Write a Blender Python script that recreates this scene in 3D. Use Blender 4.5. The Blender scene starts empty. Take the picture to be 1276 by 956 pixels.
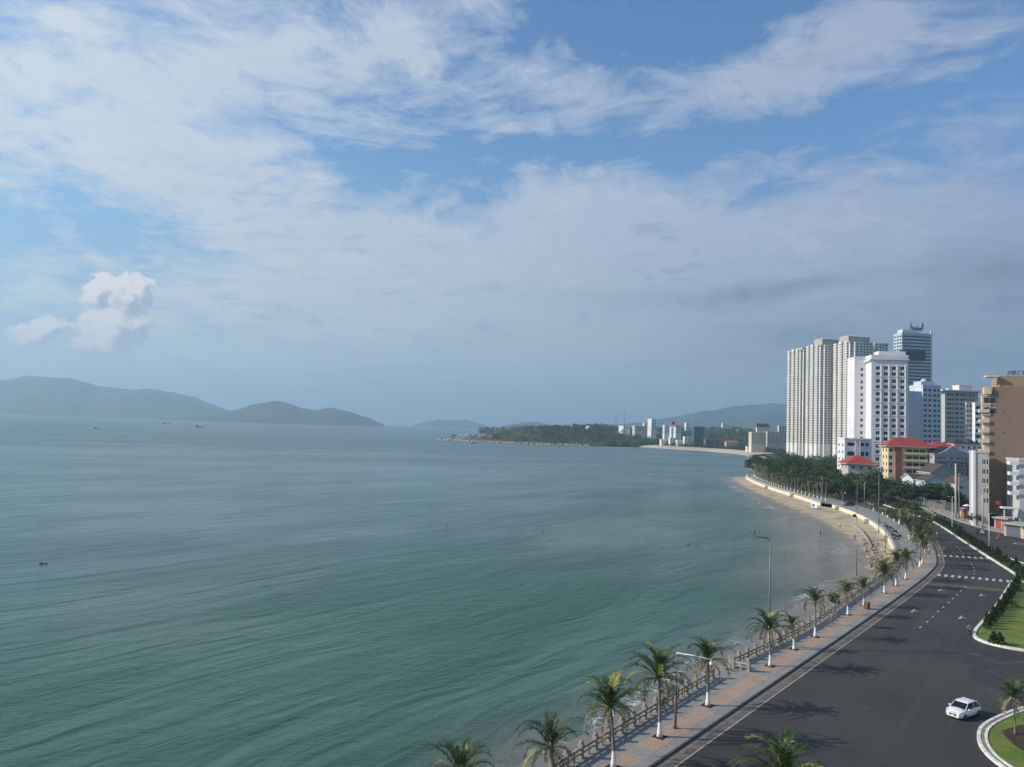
import bpy, math, random
from mathutils import Vector, Matrix
random.seed(7)
S=bpy.context.scene; C=S.collection
R=math.radians; sin,cos,PI=math.sin,math.cos,math.pi

# ------------------------------------------------------------ camera
FPX=958.0; H=28.0; PITCH=R(3.26); ROLL=R(1.85)
_f=Vector((0,cos(PITCH),sin(PITCH))); _r0=Vector((1,0,0)); _u0=Vector((0,-sin(PITCH),cos(PITCH)))
_r=_r0*cos(ROLL)+_u0*sin(ROLL); _u=_u0*cos(ROLL)-_r0*sin(ROLL)
cam=bpy.data.cameras.new('camera'); camo=bpy.data.objects.new('camera',cam); C.objects.link(camo)
camo.matrix_world=Matrix(((_r.x,_u.x,-_f.x,0),(_r.y,_u.y,-_f.y,0),(_r.z,_u.z,-_f.z,H),(0,0,0,1)))
cam.sensor_width=36; cam.lens=FPX/1276*36; cam.clip_start=.5; cam.clip_end=60000
S.camera=camo
def ray(px,py): return _f+_r*((px-638)/FPX)-_u*((py-478)/FPX)
def G(px,py,z=0.0):
    d=ray(px,py); t=(z-H)/d.z; return Vector((d.x*t,d.y*t,z))
def V(px,py,y):
    d=ray(px,py); t=y/d.y; return Vector((d.x*t,y,H+d.z*t))

# ------------------------------------------------------------ helpers
def lin(c): return tuple((x/12.92 if x<=.04045 else ((x+.055)/1.055)**2.4) for x in c)
class NT:
    def __init__(s,nt): s.nt=nt; s.N=nt.nodes; s.L=nt.links
    def n(s,t,**k):
        o=s.N.new(t)
        for a,b in k.items(): setattr(o,a,b)
        return o
    def put(s,sock,v):
        if isinstance(v,bpy.types.NodeSocket): s.L.new(v,sock)
        elif isinstance(v,(tuple,list)) and len(v)==3 and sock.type=='RGBA': sock.default_value=(*v,1)
        else: sock.default_value=v
    def m(s,op,a,b=0.0,c=0.0,clamp=False):
        o=s.n('ShaderNodeMath',operation=op,use_clamp=clamp); s.put(o.inputs[0],a); s.put(o.inputs[1],b); s.put(o.inputs[2],c); return o.outputs[0]
    def v(s,op,a,b=(0,0,0)):
        o=s.n('ShaderNodeVectorMath',operation=op); s.put(o.inputs[0],a); s.put(o.inputs[1],b); return o.outputs[0]
    def mix(s,f,a,b,mode='MIX'):
        o=s.n('ShaderNodeMix',data_type='RGBA',blend_type=mode); s.put(o.inputs[0],f); s.put(o.inputs[6],a); s.put(o.inputs[7],b); return o.outputs[2]
    def mapr(s,v,a,b,c=0.0,d=1.0,smooth=True):
        o=s.n('ShaderNodeMapRange',interpolation_type='SMOOTHSTEP' if smooth else 'LINEAR'); 
        for i,x in enumerate((v,a,b,c,d)): s.put(o.inputs[i],x)
        return o.outputs[0]
    def noise(s,vec,scale,det=4,rough=.55,dist=0.0,dim='3D'):
        o=s.n('ShaderNodeTexNoise',noise_dimensions=dim); s.put(o.inputs['Vector'],vec); o.inputs['Scale'].default_value=scale; o.inputs['Detail'].default_value=det; o.inputs['Roughness'].default_value=rough; o.inputs['Distortion'].default_value=dist; return o.outputs[0]
    def comb(s,x,y,z=0.0):
        o=s.n('ShaderNodeCombineXYZ'); s.put(o.inputs[0],x); s.put(o.inputs[1],y); s.put(o.inputs[2],z); return o.outputs[0]
    def sep(s,v):
        o=s.n('ShaderNodeSeparateXYZ'); s.put(o.inputs[0],v); return o.outputs
    def pos(s): return s.n('ShaderNodeNewGeometry').outputs['Position']
    def obj(s): return s.n('ShaderNodeTexCoord').outputs['Object']
    def uv(s): return s.n('ShaderNodeTexCoord').outputs['UV']
    def bump(s,h,dist=.1,strength=1.0):
        o=s.n('ShaderNodeBump'); o.inputs['Distance'].default_value=dist; o.inputs['Strength'].default_value=strength; s.put(o.inputs['Height'],h); return o.outputs[0]
def newmat(name):
    m=bpy.data.materials.new(name); m.use_nodes=True; nt=NT(m.node_tree); b=nt.N['Principled BSDF']; return m,nt,b
MC={}
def mat(name,col,rough=.8,var=.18,scale=1.5,bump=0.0,metal=0.0,spec=.4,rnd=0.0,coat=0.0,streak=0.0):
    if name in MC: return MC[name]
    m,t,b=newmat(name)
    n=t.noise(t.obj(),scale,5,.6)
    c=t.mix(t.mapr(n,.3,.7),tuple(x*(1-var) for x in col),tuple(min(1,x*(1+var)) for x in col))
    if streak:
        v=t.sep(t.obj()); st=t.noise(t.comb(t.m('MULTIPLY',v[0],1.3),t.m('MULTIPLY',v[1],1.3),t.m('MULTIPLY',v[2],.09)),1.0,5,.65)
        c=t.mix(t.m('MULTIPLY',t.mapr(st,.48,.75),streak),c,tuple(x*.55 for x in col))
    if rnd:
        r=t.n('ShaderNodeObjectInfo').outputs['Random']; i=t.n('ShaderNodeNewGeometry').outputs['Random Per Island']
        q=t.m('FRACT',t.m('ADD',r,i)); c=t.mix(t.m('MULTIPLY',q,rnd),c,tuple(min(1,x*1.9+.02) for x in col))
    t.put(b.inputs['Base Color'],c); b.inputs['Roughness'].default_value=rough; b.inputs['Metallic'].default_value=metal
    b.inputs['Specular IOR Level'].default_value=spec; b.inputs['Coat Weight'].default_value=coat
    if bump: t.put(b.inputs['Normal'],t.bump(t.noise(t.obj(),scale*6,4,.6),bump))
    MC[name]=m; return m

class MB:
    def __init__(s): s.v=[]; s.f=[]; s.mi=[]; s.uv=None; s.sm=[]
    def quad(s,a,b,c,d,mi=0): 
        k=len(s.v); s.v+= [tuple(a),tuple(b),tuple(c),tuple(d)]; s.f.append((k,k+1,k+2,k+3)); s.mi.append(mi); s.sm.append(False)
    def tri(s,a,b,c,mi=0):
        k=len(s.v); s.v+= [tuple(a),tuple(b),tuple(c)]; s.f.append((k,k+1,k+2)); s.mi.append(mi); s.sm.append(False)
    def poly(s,pts,mi=0):
        k=len(s.v); s.v+=[tuple(p) for p in pts]; s.f.append(tuple(range(k,k+len(pts)))); s.mi.append(mi); s.sm.append(False)
    def box(s,c,d,mi=0,rz=0.0,taper=1.0,rot=None):
        k=len(s.v); x,y,z=d[0]/2,d[1]/2,d[2]/2; ca,sa=cos(rz),sin(rz)
        for sz,tp in ((-1,1.0),(1,taper)):
            for sx,sy in ((-1,-1),(1,-1),(1,1),(-1,1)):
                p=Vector((sx*x*tp,sy*y*tp,sz*z))
                if rot: p=rot@p
                s.v.append((c[0]+p.x*ca-p.y*sa,c[1]+p.x*sa+p.y*ca,c[2]+p.z))
        for f in ((3,2,1,0),(4,5,6,7),(0,1,5,4),(1,2,6,5),(2,3,7,6),(3,0,4,7)):
            s.f.append(tuple(k+i for i in f)); s.mi.append(mi); s.sm.append(False)
    def prism(s,pts,z0,z1,mi=0,bottom=False):
        n=len(pts); k=len(s.v)
        a=sum(pts[i][0]*pts[(i+1)%n][1]-pts[(i+1)%n][0]*pts[i][1] for i in range(n))
        if a<0: pts=pts[::-1]
        s.v+=[(p[0],p[1],z0) for p in pts]+[(p[0],p[1],z1) for p in pts]
        for i in range(n):
            j=(i+1)%n; s.f.append((k+i,k+j,k+n+j,k+n+i)); s.mi.append(mi); s.sm.append(False)
        s.f.append(tuple(k+n+i for i in range(n))); s.mi.append(mi); s.sm.append(False)
        if bottom: s.f.append(tuple(k+i for i in reversed(range(n)))); s.mi.append(mi); s.sm.append(False)
    def tube(s,pts,rad,seg=8,mi=0,smooth=True,cap=True):
        k=len(s.v); n=len(pts); pts=[Vector(p) for p in pts]
        if not hasattr(rad,'__len__'): rad=[rad]*n
        for i,p in enumerate(pts):
            t=(pts[min(i+1,n-1)]-pts[max(i-1,0)]).normalized()
            a=Vector((0,0,1)) if abs(t.z)<.9 else Vector((1,0,0))
            u=t.cross(a).normalized(); w=t.cross(u)
            for j in range(seg):
                q=2*PI*j/seg; s.v.append(tuple(p+(u*cos(q)+w*sin(q))*rad[i]))
        for i in range(n-1):
            for j in range(seg):
                j2=(j+1)%seg; s.f.append((k+i*seg+j,k+(i+1)*seg+j,k+(i+1)*seg+j2,k+i*seg+j2)); s.mi.append(mi); s.sm.append(smooth)
        if cap:
            s.f.append(tuple(k+j for j in range(seg))); s.mi.append(mi); s.sm.append(False)
            s.f.append(tuple(k+(n-1)*seg+j for j in reversed(range(seg)))); s.mi.append(mi); s.sm.append(False)
    def lathe(s,c,prof,seg=12,mi=0,smooth=True):
        s.tube([(c[0],c[1],c[2]+z) for r,z in prof],[max(r,.001) for r,z in prof],seg,mi,smooth)
    def ball(s,c,r,seg=10,rings=7,mi=0,sc=(1,1,1)):
        k=len(s.v)
        for i in range(rings+1):
            a=PI*i/rings
            for j in range(seg):
                q=2*PI*j/seg; s.v.append((c[0]+r*sc[0]*sin(a)*cos(q),c[1]+r*sc[1]*sin(a)*sin(q),c[2]+r*sc[2]*cos(a)))
        for i in range(rings):
            for j in range(seg):
                j2=(j+1)%seg; s.f.append((k+i*seg+j,k+(i+1)*seg+j,k+(i+1)*seg+j2,k+i*seg+j2)); s.mi.append(mi); s.sm.append(True)
    def mesh(s,name,mats):
        me=bpy.data.meshes.new(name); me.from_pydata(s.v,[],s.f)
        if not isinstance(mats,(list,tuple)): mats=[mats]
        for m in mats: me.materials.append(m)
        me.polygons.foreach_set('material_index',s.mi); me.polygons.foreach_set('use_smooth',s.sm)
        if s.uv:
            l=me.uv_layers.new(name='UVMap'); l.data.foreach_set('uv',[c for f in s.f for i in f for c in s.uv[i]])
        me.update(); return me
    def build(s,name,mats,parent=None,loc=None,rz=None,label=None,shadow=True):
        return link(name,s.mesh(name,mats),parent,loc,rz)
def link(name,me,parent=None,loc=None,rz=None):
    o=bpy.data.objects.new(name,me); C.objects.link(o)
    if parent: o.parent=parent
    if loc is not None: o.location=loc
    if rz is not None: o.rotation_euler=(0,0,rz)
    return o
def tag(o,label=None,cat=None,group=None,kind=None):
    if label: o['label']=label
    if cat: o['category']=cat
    if group: o['group']=group
    if kind: o['kind']=kind
    return o
def empty(name,loc,rz=0,label=None,cat=None,group=None):
    o=bpy.data.objects.new(name,None); C.objects.link(o); o.location=loc; o.rotation_euler=(0,0,rz); o.empty_display_size=.3
    return tag(o,label,cat,group)
def copy_tree(o,parent=None):
    c=o.copy(); C.objects.link(c)
    if parent: c.parent=parent
    for ch in list(o.children): copy_tree(ch,c)
    return c
ORD='first second third fourth fifth sixth seventh eighth ninth tenth eleventh twelfth thirteenth fourteenth fifteenth sixteenth seventeenth eighteenth nineteenth twentieth'.split()
TENS={2:'twenty',3:'thirty',4:'forty',5:'fifty',6:'sixty',7:'seventy',8:'eighty',9:'ninety'}
def ordw(i):
    i+=1
    if i<=20: return ORD[i-1]
    t,u=divmod(i,10)
    if u==0: return {3:'thirtieth',4:'fortieth',5:'fiftieth',6:'sixtieth',7:'seventieth',8:'eightieth',9:'ninetieth'}[t]
    return TENS[t]+'-'+ORD[u-1]
def resample(P,n):
    P=[Vector(p[:2]) for p in P]; L=[0]
    for a,b in zip(P,P[1:]): L.append(L[-1]+(b-a).length)
    out=[]; k=0
    for i in range(n):
        s=L[-1]*i/(n-1)
        while k<len(P)-2 and L[k+1]<s: k+=1
        t=(s-L[k])/max(1e-6,L[k+1]-L[k]); out.append(P[k].lerp(P[k+1],min(1,max(0,t))))
    return out
def smooth(P,it=2):
    P=[Vector(p[:2]) for p in P]
    for _ in range(it):
        Q=[P[0]]
        for a,b in zip(P,P[1:]): Q+= [a.lerp(b,.25),a.lerp(b,.75)]
        Q.append(P[-1]); P=Q
    return P
def plen(P): return sum((b-a).length for a,b in zip(P,P[1:]))
def offset(P,d):  # +d = to the left of travel
    out=[]
    for i,p in enumerate(P):
        t=(P[min(i+1,len(P)-1)]-P[max(i-1,0)]).normalized(); out.append(p+Vector((-t.y,t.x))*d)
    return out
def strip(name,A,B,za,zb,m,nacross=1,uvw=True):
    n=len(A); mb=MB(); mb.uv=[]; s=0
    for i in range(n):
        if i: s+=(A[i]-A[i-1]).length
        w=(B[i]-A[i]).length
        for j in range(nacross+1):
            t=j/nacross; p=A[i].lerp(B[i],t); mb.v.append((p.x,p.y,za+(zb-za)*t)); mb.uv.append((s,w*t))
    q=nacross+1
    for i in range(n-1):
        for j in range(nacross):
            mb.f.append((i*q+j,i*q+j+1,(i+1)*q+j+1,(i+1)*q+j)); mb.mi.append(0); mb.sm.append(True)
    # make the faces look up
    a,b,c=[Vector(mb.v[k]) for k in mb.f[0][:3]]
    if (b-a).cross(c-a).z<0: mb.f=[tuple(reversed(f)) for f in mb.f]
    return mb.build(name,m)

# ------------------------------------------------------------ polylines in metres
KERB=smooth([(-60,-24),(-20,24.5),(12.9,66.1),(33,91.5),(52.6,116.2),(81.9,153.7),(96.5,174),(101.5,183),(108.6,196.2),(117.6,214.5),(121.5,223),(129,240),(137,260),(144,282),(149,303),(155,330),(166,370),(178,420),(186,500),(192,600)])
WALL_A=[Vector(p) for p in [(-52,-14),(-20,29),(5.2,65.5),(14.3,77.7),(22.0,87.6),(23.6,89.8)]]
WALL_B=smooth([(26.9,94.2),(39.8,108.8),(46.6,117.1),(58.9,134.3),(74.2,154.9),(82.5,167.6),(88.6,178.0)],1)
WALL_C=smooth([(88.6,178.0),(96,192),(104.5,210.9),(114.6,235),(123.2,260.9),(131.1,290.8),(135.6,324)])
WALL_D=smooth([(133,330),(135.5,350),(138.1,375),(142,421),(150,475),(158,515),(166,541)])
WALL=WALL_A+WALL_B+WALL_C+WALL_D
CAPE=smooth([(166,541),(171,546),(183,548),(200,565),(220,610),(260,760),(310,930),(350,1040),(372,1130)])
SHORE=[Vector(p) for p in [(-56,-8),(-22,36),(2.2,72.3),(7.6,78),(10.9,82.2),(14.5,87.1),(18.6,92.7),(24.7,101.9),(30.3,108.9),(34.7,114.0),(44.4,128.8),(54.4,143.5),(60.4,152),(70,166),(80,180),(90.5,197),(93.2,210.3),(98.8,229.1),(102.4,256.5),(108.3,287.6),(111,320),(117.4,354),(124,400),(132,450),(143,505),(152,545),(165,560),(185,565),(202,600),(240,765),(290,935),(325,1040),(345,1130)]]
BAY=[Vector(p) for p in [(372,1130),(375,1220),(360,1330),(320,1430),(262,1520),(150,1480),(64,1425),(0,1460),(-55,1510),(-100,1545),(-140,1575),(-128,1600),(-60,1590),(-20,1640),(10,1800),(-20,2100),(-60,2380),(-115,2500),(-150,2530),(-120,2580),(0,2640),(250,2900),(800,3400),(2500,5200)]]
SHORE2=[Vector(p) for p in [(345,1130),(352,1220),(334,1325),(293,1415),(262,1480),(250,1508)]]

# ------------------------------------------------------------ world : sky with clouds
world=bpy.data.worlds.new('World'); S.world=world; world.cycles.sampling_method='MANUAL'; world.cycles.sample_map_resolution=256; world.use_nodes=True
SUN_EL=R(29); SUN_AZ=R(181)   # direction towards the sun, measured from +X
sdir=Vector((cos(SUN_EL)*cos(SUN_AZ),cos(SUN_EL)*sin(SUN_AZ),sin(SUN_EL)))
w=NT(world.node_tree); bg=w.N['Background']
sky=w.n('ShaderNodeTexSky',sky_type='NISHITA'); sky.sun_disc=False; sky.sun_elevation=SUN_EL
sky.sun_rotation=math.atan2(sdir.x,sdir.y); sky.altitude=0; sky.air_density=1.0; sky.dust_density=.6; sky.ozone_density=2.5
dv=w.n('ShaderNodeTexCoord').outputs['Generated']; dx,dy,dz=w.sep(dv)[:3]
az=w.m('MULTIPLY',w.m('ARCTAN2',dx,dy),57.29578); el=w.m('MULTIPLY',w.m('ARCSINE',dz),57.29578)
den=w.m('ADD',w.m('MAXIMUM',dz,0.0),.10)
pl=w.comb(w.m('DIVIDE',dx,den),w.m('DIVIDE',dy,den),0.0)
warp=w.noise(pl,.9,3,.5)
wn=w.n('ShaderNodeTexNoise'); w.put(wn.inputs['Vector'],pl); wn.inputs['Scale'].default_value=1.3; wn.inputs['Detail'].default_value=3
plw=w.v('ADD',pl,w.v('MULTIPLY',w.v('SUBTRACT',wn.outputs['Color'],(.5,.5,.5)),(.8,.8,.8)))
wn2=w.n('ShaderNodeTexNoise'); w.put(wn2.inputs['Vector'],dv); wn2.inputs['Scale'].default_value=5; wn2.inputs['Detail'].default_value=4
jit=w.sep(w.v('MULTIPLY',w.v('SUBTRACT',wn2.outputs['Color'],(.5,.5,.5)),(16,9,0)))
azj=w.m('ADD',az,jit[0]); elj=w.m('ADD',el,jit[1])
def azel(px,py):
    d=ray(px,py).normalized(); return math.degrees(math.atan2(d.x,d.y)),math.degrees(math.asin(d.z))
def ell(A,E,cx,cy,rx,ry,rot,amp,pw=1.0):
    a0,e0=azel(cx,cy); k=.0585; ca,sa=cos(R(rot)),sin(R(rot))
    u=w.m('SUBTRACT',A,a0); v=w.m('SUBTRACT',E,e0)
    p=w.m('MULTIPLY',w.m('ADD',w.m('MULTIPLY',u,ca),w.m('MULTIPLY',v,sa)),1/(rx*k))
    q=w.m('MULTIPLY',w.m('SUBTRACT',w.m('MULTIPLY',v,ca),w.m('MULTIPLY',u,sa)),1/(ry*k))
    r2=w.m('ADD',w.m('MULTIPLY',p,p),w.m('MULTIPLY',q,q))
    return w.m('MULTIPLY',w.m('EXPONENT',w.m('MULTIPLY',r2,-1.0)),amp)
def addall(l):
    r=l[0]
    for x in l[1:]: r=w.m('ADD',r,x)
    return r
M=addall([ell(azj,elj,*e) for e in [
 (150,195,270,75,3,1.0),(330,70,230,85,14,.85),(560,30,130,45,20,.6),(30,60,150,60,0,.35),(330,230,120,40,5,.35),
 (640,130,110,30,12,.55),(900,110,260,42,12,.85),(1080,70,150,45,8,.6),(1230,140,110,45,5,.75),
 (700,300,420,60,3,.95),(420,370,260,80,0,.8),(1000,330,330,95,-4,.95),(1120,270,130,40,0,.3),(1150,430,300,110,0,.8),(700,430,420,70,0,.75),
 (120,410,200,40,0,.35),(60,360,110,14,-6,.6),(75,312,50,9,-28,.55),(215,352,35,6,-4,.5),
 (880,212,90,14,0,.35),(1110,215,60,10,0,.35),(740,235,140,16,4,.4)]])
Mneg=addall([ell(azj,elj,*e) for e in [(470,240,130,42,-12,.75),(850,195,260,30,5,.62),(800,15,150,45,0,.5),(1100,215,130,30,5,.5),(150,285,190,28,-6,.75),(1270,60,60,30,0,.3),(620,210,90,35,0,.3),(300,400,80,18,-3,.35),(20,390,90,30,0,.35)]])
n1=w.noise(plw,2.0,10,.62,.25); n2=w.noise(w.v('MULTIPLY',plw,(1.0,1.35,1.0)),6.0,9,.66,.35)
n3=w.noise(w.v('MULTIPLY',dv,(1,1,2.2)),16,8,.68,.3)
tex=w.m('ADD',w.m('MULTIPLY',w.m('SUBTRACT',n1,.5),2.3),w.m('MULTIPLY',w.m('SUBTRACT',n2,.5),2.0))
tex=w.m('ADD',tex,w.m('MULTIPLY',w.m('SUBTRACT',n3,.5),1.3))
fadeh=w.mapr(el,3,12,.35,1.0)
D=w.m('ADD',w.m('SUBTRACT',M,Mneg),w.m('MULTIPLY',tex,fadeh))
# elsewhere round the sky, outside the photographed part, scattered cloud
beh=w.mapr(w.m('ABSOLUTE',az),42,70)
D=w.m('ADD',w.m('MULTIPLY',D,w.m('SUBTRACT',1.0,beh)),w.m('MULTIPLY',beh,w.m('ADD',.35,tex)))
cov=w.m('MULTIPLY',w.mapr(D,.12,1.05,0,1,False),.94)
cov=w.m('POWER',cov,.85)
# colour of the veil: whiter towards the sun (left), greyer and lilac away and below
side=w.mapr(az,-36,34,0,1,False)
cA=w.mix(side,lin((.86,.915,.96)),lin((.65,.715,.84)))
lowc=w.mix(side,lin((.88,.93,.965)),lin((.585,.66,.755)))
low=w.mapr(el,5,17,1,0)
cc=w.mix(low,cA,lowc)
mot=w.m('ADD',w.m('ADD',w.m('MULTIPLY',w.m('SUBTRACT',n2,.5),1.0),w.m('MULTIPLY',w.m('SUBTRACT',n3,.5),.8)),w.m('MULTIPLY',w.m('SUBTRACT',w.noise(plw,1.2,6,.6),.5),1.0))
cc=w.mix(w.mapr(mot,-.02,-.35,0,.5),cc,w.mix(side,lin((.68,.77,.88)),lin((.46,.53,.66))))
cc=w.mix(w.m('MULTIPLY',w.mapr(mot,.03,.3,0,.5),w.mapr(el,3,14,.45,1)),cc,w.mix(side,lin((.92,.95,.97)),lin((.74,.79,.88))))
azk=w.m('ADD',az,w.m('MULTIPLY',jit[0],.35)); elk=w.m('ADD',el,w.m('MULTIPLY',jit[1],.3))
dark=addall([ell(azk,elk,*e) for e in [(900,364,110,14,2,.55),(1235,338,70,22,0,.5),(1000,350,80,9,0,.3),(1140,440,200,45,0,.4),(960,430,120,30,0,.25)]])
cc=w.mix(w.m('MINIMUM',w.m('MULTIPLY',dark,w.mapr(n3,.3,.65,.3,1.25)),1.0),cc,lin((.43,.51,.61)))
# cumulus
def cum(A,E,amp):
    f=addall([ell(A,E,*e) for e in [(146,360,30,18,0,1.0),(174,354,14,14,0,.85),(122,356,14,10,0,.7),(156,380,28,20,0,.7),(140,398,30,20,0,.85),(122,418,26,18,8,1.0),(150,420,26,20,0,.8),(174,404,14,14,0,.7),(134,438,26,9,-8,.65),
       (46,412,22,15,12,1.2),(64,406,12,10,0,.6),(32,424,12,12,0,.6)]])
    v3=w.comb(A,E,0.0); q1=w.noise(v3,.75,9,.6); q2=w.noise(v3,.3,3,.5)
    g=w.m('MINIMUM',w.m('MULTIPLY',f,2.2),1.0)
    return w.m('ADD',f,w.m('MULTIPLY',g,w.m('ADD',w.m('MULTIPLY',w.m('SUBTRACT',q1,.5),amp),w.m('MULTIPLY',w.m('SUBTRACT',q2,.5),1.2))))
c1=cum(az,el,3.2); c2=cum(w.m('SUBTRACT',az,.45),w.m('ADD',el,.5),3.2)
cm=w.m('MULTIPLY',w.mapr(c1,.38,.74),w.mapr(el,2.5,4.5))
lit=w.mapr(w.m('SUBTRACT',c1,c2),-.55,.5)
lit2=w.mix(lit,lin((.66,.73,.83)),lin((.985,.98,.98)))
skc=w.v('MULTIPLY',sky.outputs[0],(.80,1.02,1.22))
bl=w.mix(w.mapr(el,4,26,.85,0),w.v('MULTIPLY',skc,(.150,.150,.150)),w.mix(side,lin((.64,.79,.90)),lin((.42,.56,.74))))
E1=w.mix(cov,bl,cc)
E1=w.mix(w.m('MULTIPLY',cm,.96),E1,lit2)
hz=w.mapr(el,0,9,.75,0)
E1=w.mix(hz,E1,w.mix(side,lin((.83,.905,.95)),lin((.54,.62,.725))))
w.put(bg.inputs['Color'],w.v('MULTIPLY',E1,(8.8,8.8,8.8))); bg.inputs['Strength'].default_value=.1

sl=bpy.data.lights.new('sun','SUN'); sl.energy=5.0; sl.angle=R(.53); sl.color=(1,.91,.79)
so=bpy.data.objects.new('sun',sl); C.objects.link(so); so.rotation_euler=sdir.to_track_quat('Z','Y').to_euler(); so.location=(0,0,200)
S.view_settings.view_transform='Standard'; S.view_settings.look='None'; S.view_settings.gamma=1; S.view_settings.exposure=0.0
S.cycles.volume_bounces=0; S.cycles.max_bounces=5; S.cycles.transparent_max_bounces=12; S.cycles.use_denoising=True

# ------------------------------------------------------------ haze
HAZE=True
if HAZE:
    m,t,b=newmat('haze_air'); t.N.remove(b); pv=t.n('ShaderNodeVolumePrincipled')
    pv.inputs['Color'].default_value=(.56,.82,1,1); pv.inputs['Density'].default_value=1.5e-4; pv.inputs['Anisotropy'].default_value=.2
    t.L.new(pv.outputs[0],t.N['Material Output'].inputs['Volume'])
    mb=MB(); mb.box((0,8000,266),(34000,18400,548)); o=mb.build('haze',m); tag(o,kind='stuff',label='pale blue sea haze filling the air over the bay')

# ------------------------------------------------------------ sea
def seg_dist(p,P):
    best=1e9
    for a,b in zip(P,P[1:]):
        ab=b-a; t=max(0,min(1,(p-a).dot(ab)/max(1e-9,ab.length_squared))); d=(p-a-ab*t).length
        if d<best: best=d
    return best
SEA=-2.5
def build_sea():
    nr,na=210,200; mb=MB(); att=[]
    coarse=[SHORE[i] for i in range(len(SHORE))]+SHORE2
    r0,r1=22,15600
    for i in range(nr+1):
        r=r0*(r1/r0)**(i/nr)
        for j in range(na+1):
            a=R(-75+150*j/na); p=Vector((r*sin(a),r*cos(a))); mb.v.append((p.x,p.y,SEA))
            att.append(seg_dist(p,coarse) if r<2500 and a>R(-45) else 999.)
    q=na+1
    for i in range(nr):
        for j in range(na):
            mb.f.append((i*q+j,i*q+j+1,(i+1)*q+j+1,(i+1)*q+j)); mb.mi.append(0); mb.sm.append(False)
    a,b,c=[Vector(mb.v[k]) for k in mb.f[0][:3]]
    if (b-a).cross(c-a).z<0: mb.f=[tuple(reversed(f)) for f in mb.f]
    m,t,b=newmat('sea_water')
    o=mb.build('sea',m); tag(o,kind='structure')
    at=o.data.attributes.new('shore','FLOAT','POINT'); at.data.foreach_set('value',att)
    P=t.pos(); sd=t.n('ShaderNodeAttribute',attribute_name='shore').outputs['Fac']
    x,y,_=t.sep(P)[:3]; th=R(52.5)
    u=t.m('ADD',t.m('MULTIPLY',x,cos(th)),t.m('MULTIPLY',y,sin(th)))      # along the crests
    v=t.m('SUBTRACT',t.m('MULTIPLY',y,cos(th)),t.m('MULTIPLY',x,sin(th))) # across them
    wob=t.noise(t.comb(t.m('MULTIPLY',u,.02),t.m('MULTIPLY',v,.02)),1,3,.5)
    vv=t.m('ADD',v,t.m('MULTIPLY',t.m('SUBTRACT',wob,.5),14.0))
    sw=t.noise(t.comb(t.m('MULTIPLY',u,.028),t.m('MULTIPLY',vv,.17)),1.0,3,.5,.35)      # swell
    md=t.noise(t.comb(t.m('MULTIPLY',u,.09),t.m('MULTIPLY',vv,.75)),1.0,4,.6,.3)
    fi=t.noise(t.comb(t.m('MULTIPLY',x,1.1),t.m('MULTIPLY',y,2.0)),1.0,4,.65)
    big=t.noise(t.comb(t.m('MULTIPLY',x,.0035),t.m('MULTIPLY',y,.011)),1.0,5,.6,.4)
    patch=t.mapr(t.noise(t.comb(t.m('MULTIPLY',u,.012),t.m('MULTIPLY',v,.03)),1.0,4,.6),.38,.62,.25,1.0)
    sw2=t.noise(t.comb(t.m('MULTIPLY',u,.045),t.m('MULTIPLY',vv,.36)),1.0,2,.5,.4)
    chop=t.noise(t.comb(t.m('MULTIPLY',t.m('ADD',x,t.m('MULTIPLY',y,.3)),.28),t.m('MULTIPLY',y,.55)),1.0,5,.68,.6)
    h=t.m('ADD',t.m('ADD',t.m('MULTIPLY',sw,.88),t.m('MULTIPLY',sw2,.11)),t.m('MULTIPLY',patch,t.m('ADD',t.m('MULTIPLY',md,.13),t.m('ADD',t.m('MULTIPLY',chop,.42),t.m('MULTIPLY',fi,t.mapr(big,.35,.65,.09,.19))))))
    t.put(b.inputs['Normal'],t.bump(h,1.0,1.0))
    mot=t.noise(t.comb(t.m('MULTIPLY',u,.006),t.m('MULTIPLY',vv,.02)),1.0,5,.6,.6)
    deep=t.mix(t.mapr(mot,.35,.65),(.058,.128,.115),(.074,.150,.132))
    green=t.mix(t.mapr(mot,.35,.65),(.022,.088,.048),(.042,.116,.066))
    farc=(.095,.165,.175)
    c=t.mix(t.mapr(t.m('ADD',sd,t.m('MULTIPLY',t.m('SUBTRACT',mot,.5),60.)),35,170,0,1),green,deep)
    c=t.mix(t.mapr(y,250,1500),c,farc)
    # suspended sand close to the beach
    sn=t.m('ADD',sd,t.m('MULTIPLY',t.m('SUBTRACT',t.noise(P,.07,4,.6),.5),16.))
    c=t.mix(t.mapr(sn,1,13,.75,0),c,(.085,.115,.085))
    c=t.mix(t.m('MULTIPLY',t.mapr(sn,0,4,1,0),.6),c,(.155,.145,.115))
    # pale shoal in the curve of the beach
    sh=t.m('MULTIPLY',t.mapr(t.m('ADD',sd,t.m('MULTIPLY',t.m('SUBTRACT',mot,.5),30.)),4,24,1,0),t.mapr(y,140,185)); sh=t.m('MULTIPLY',sh,t.mapr(y,330,260))
    c=t.mix(t.m('MULTIPLY',sh,.8),c,(.20,.195,.165))
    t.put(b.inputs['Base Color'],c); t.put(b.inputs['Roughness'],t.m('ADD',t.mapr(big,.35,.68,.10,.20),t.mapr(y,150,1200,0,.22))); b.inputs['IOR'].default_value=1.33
build_sea()

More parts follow.
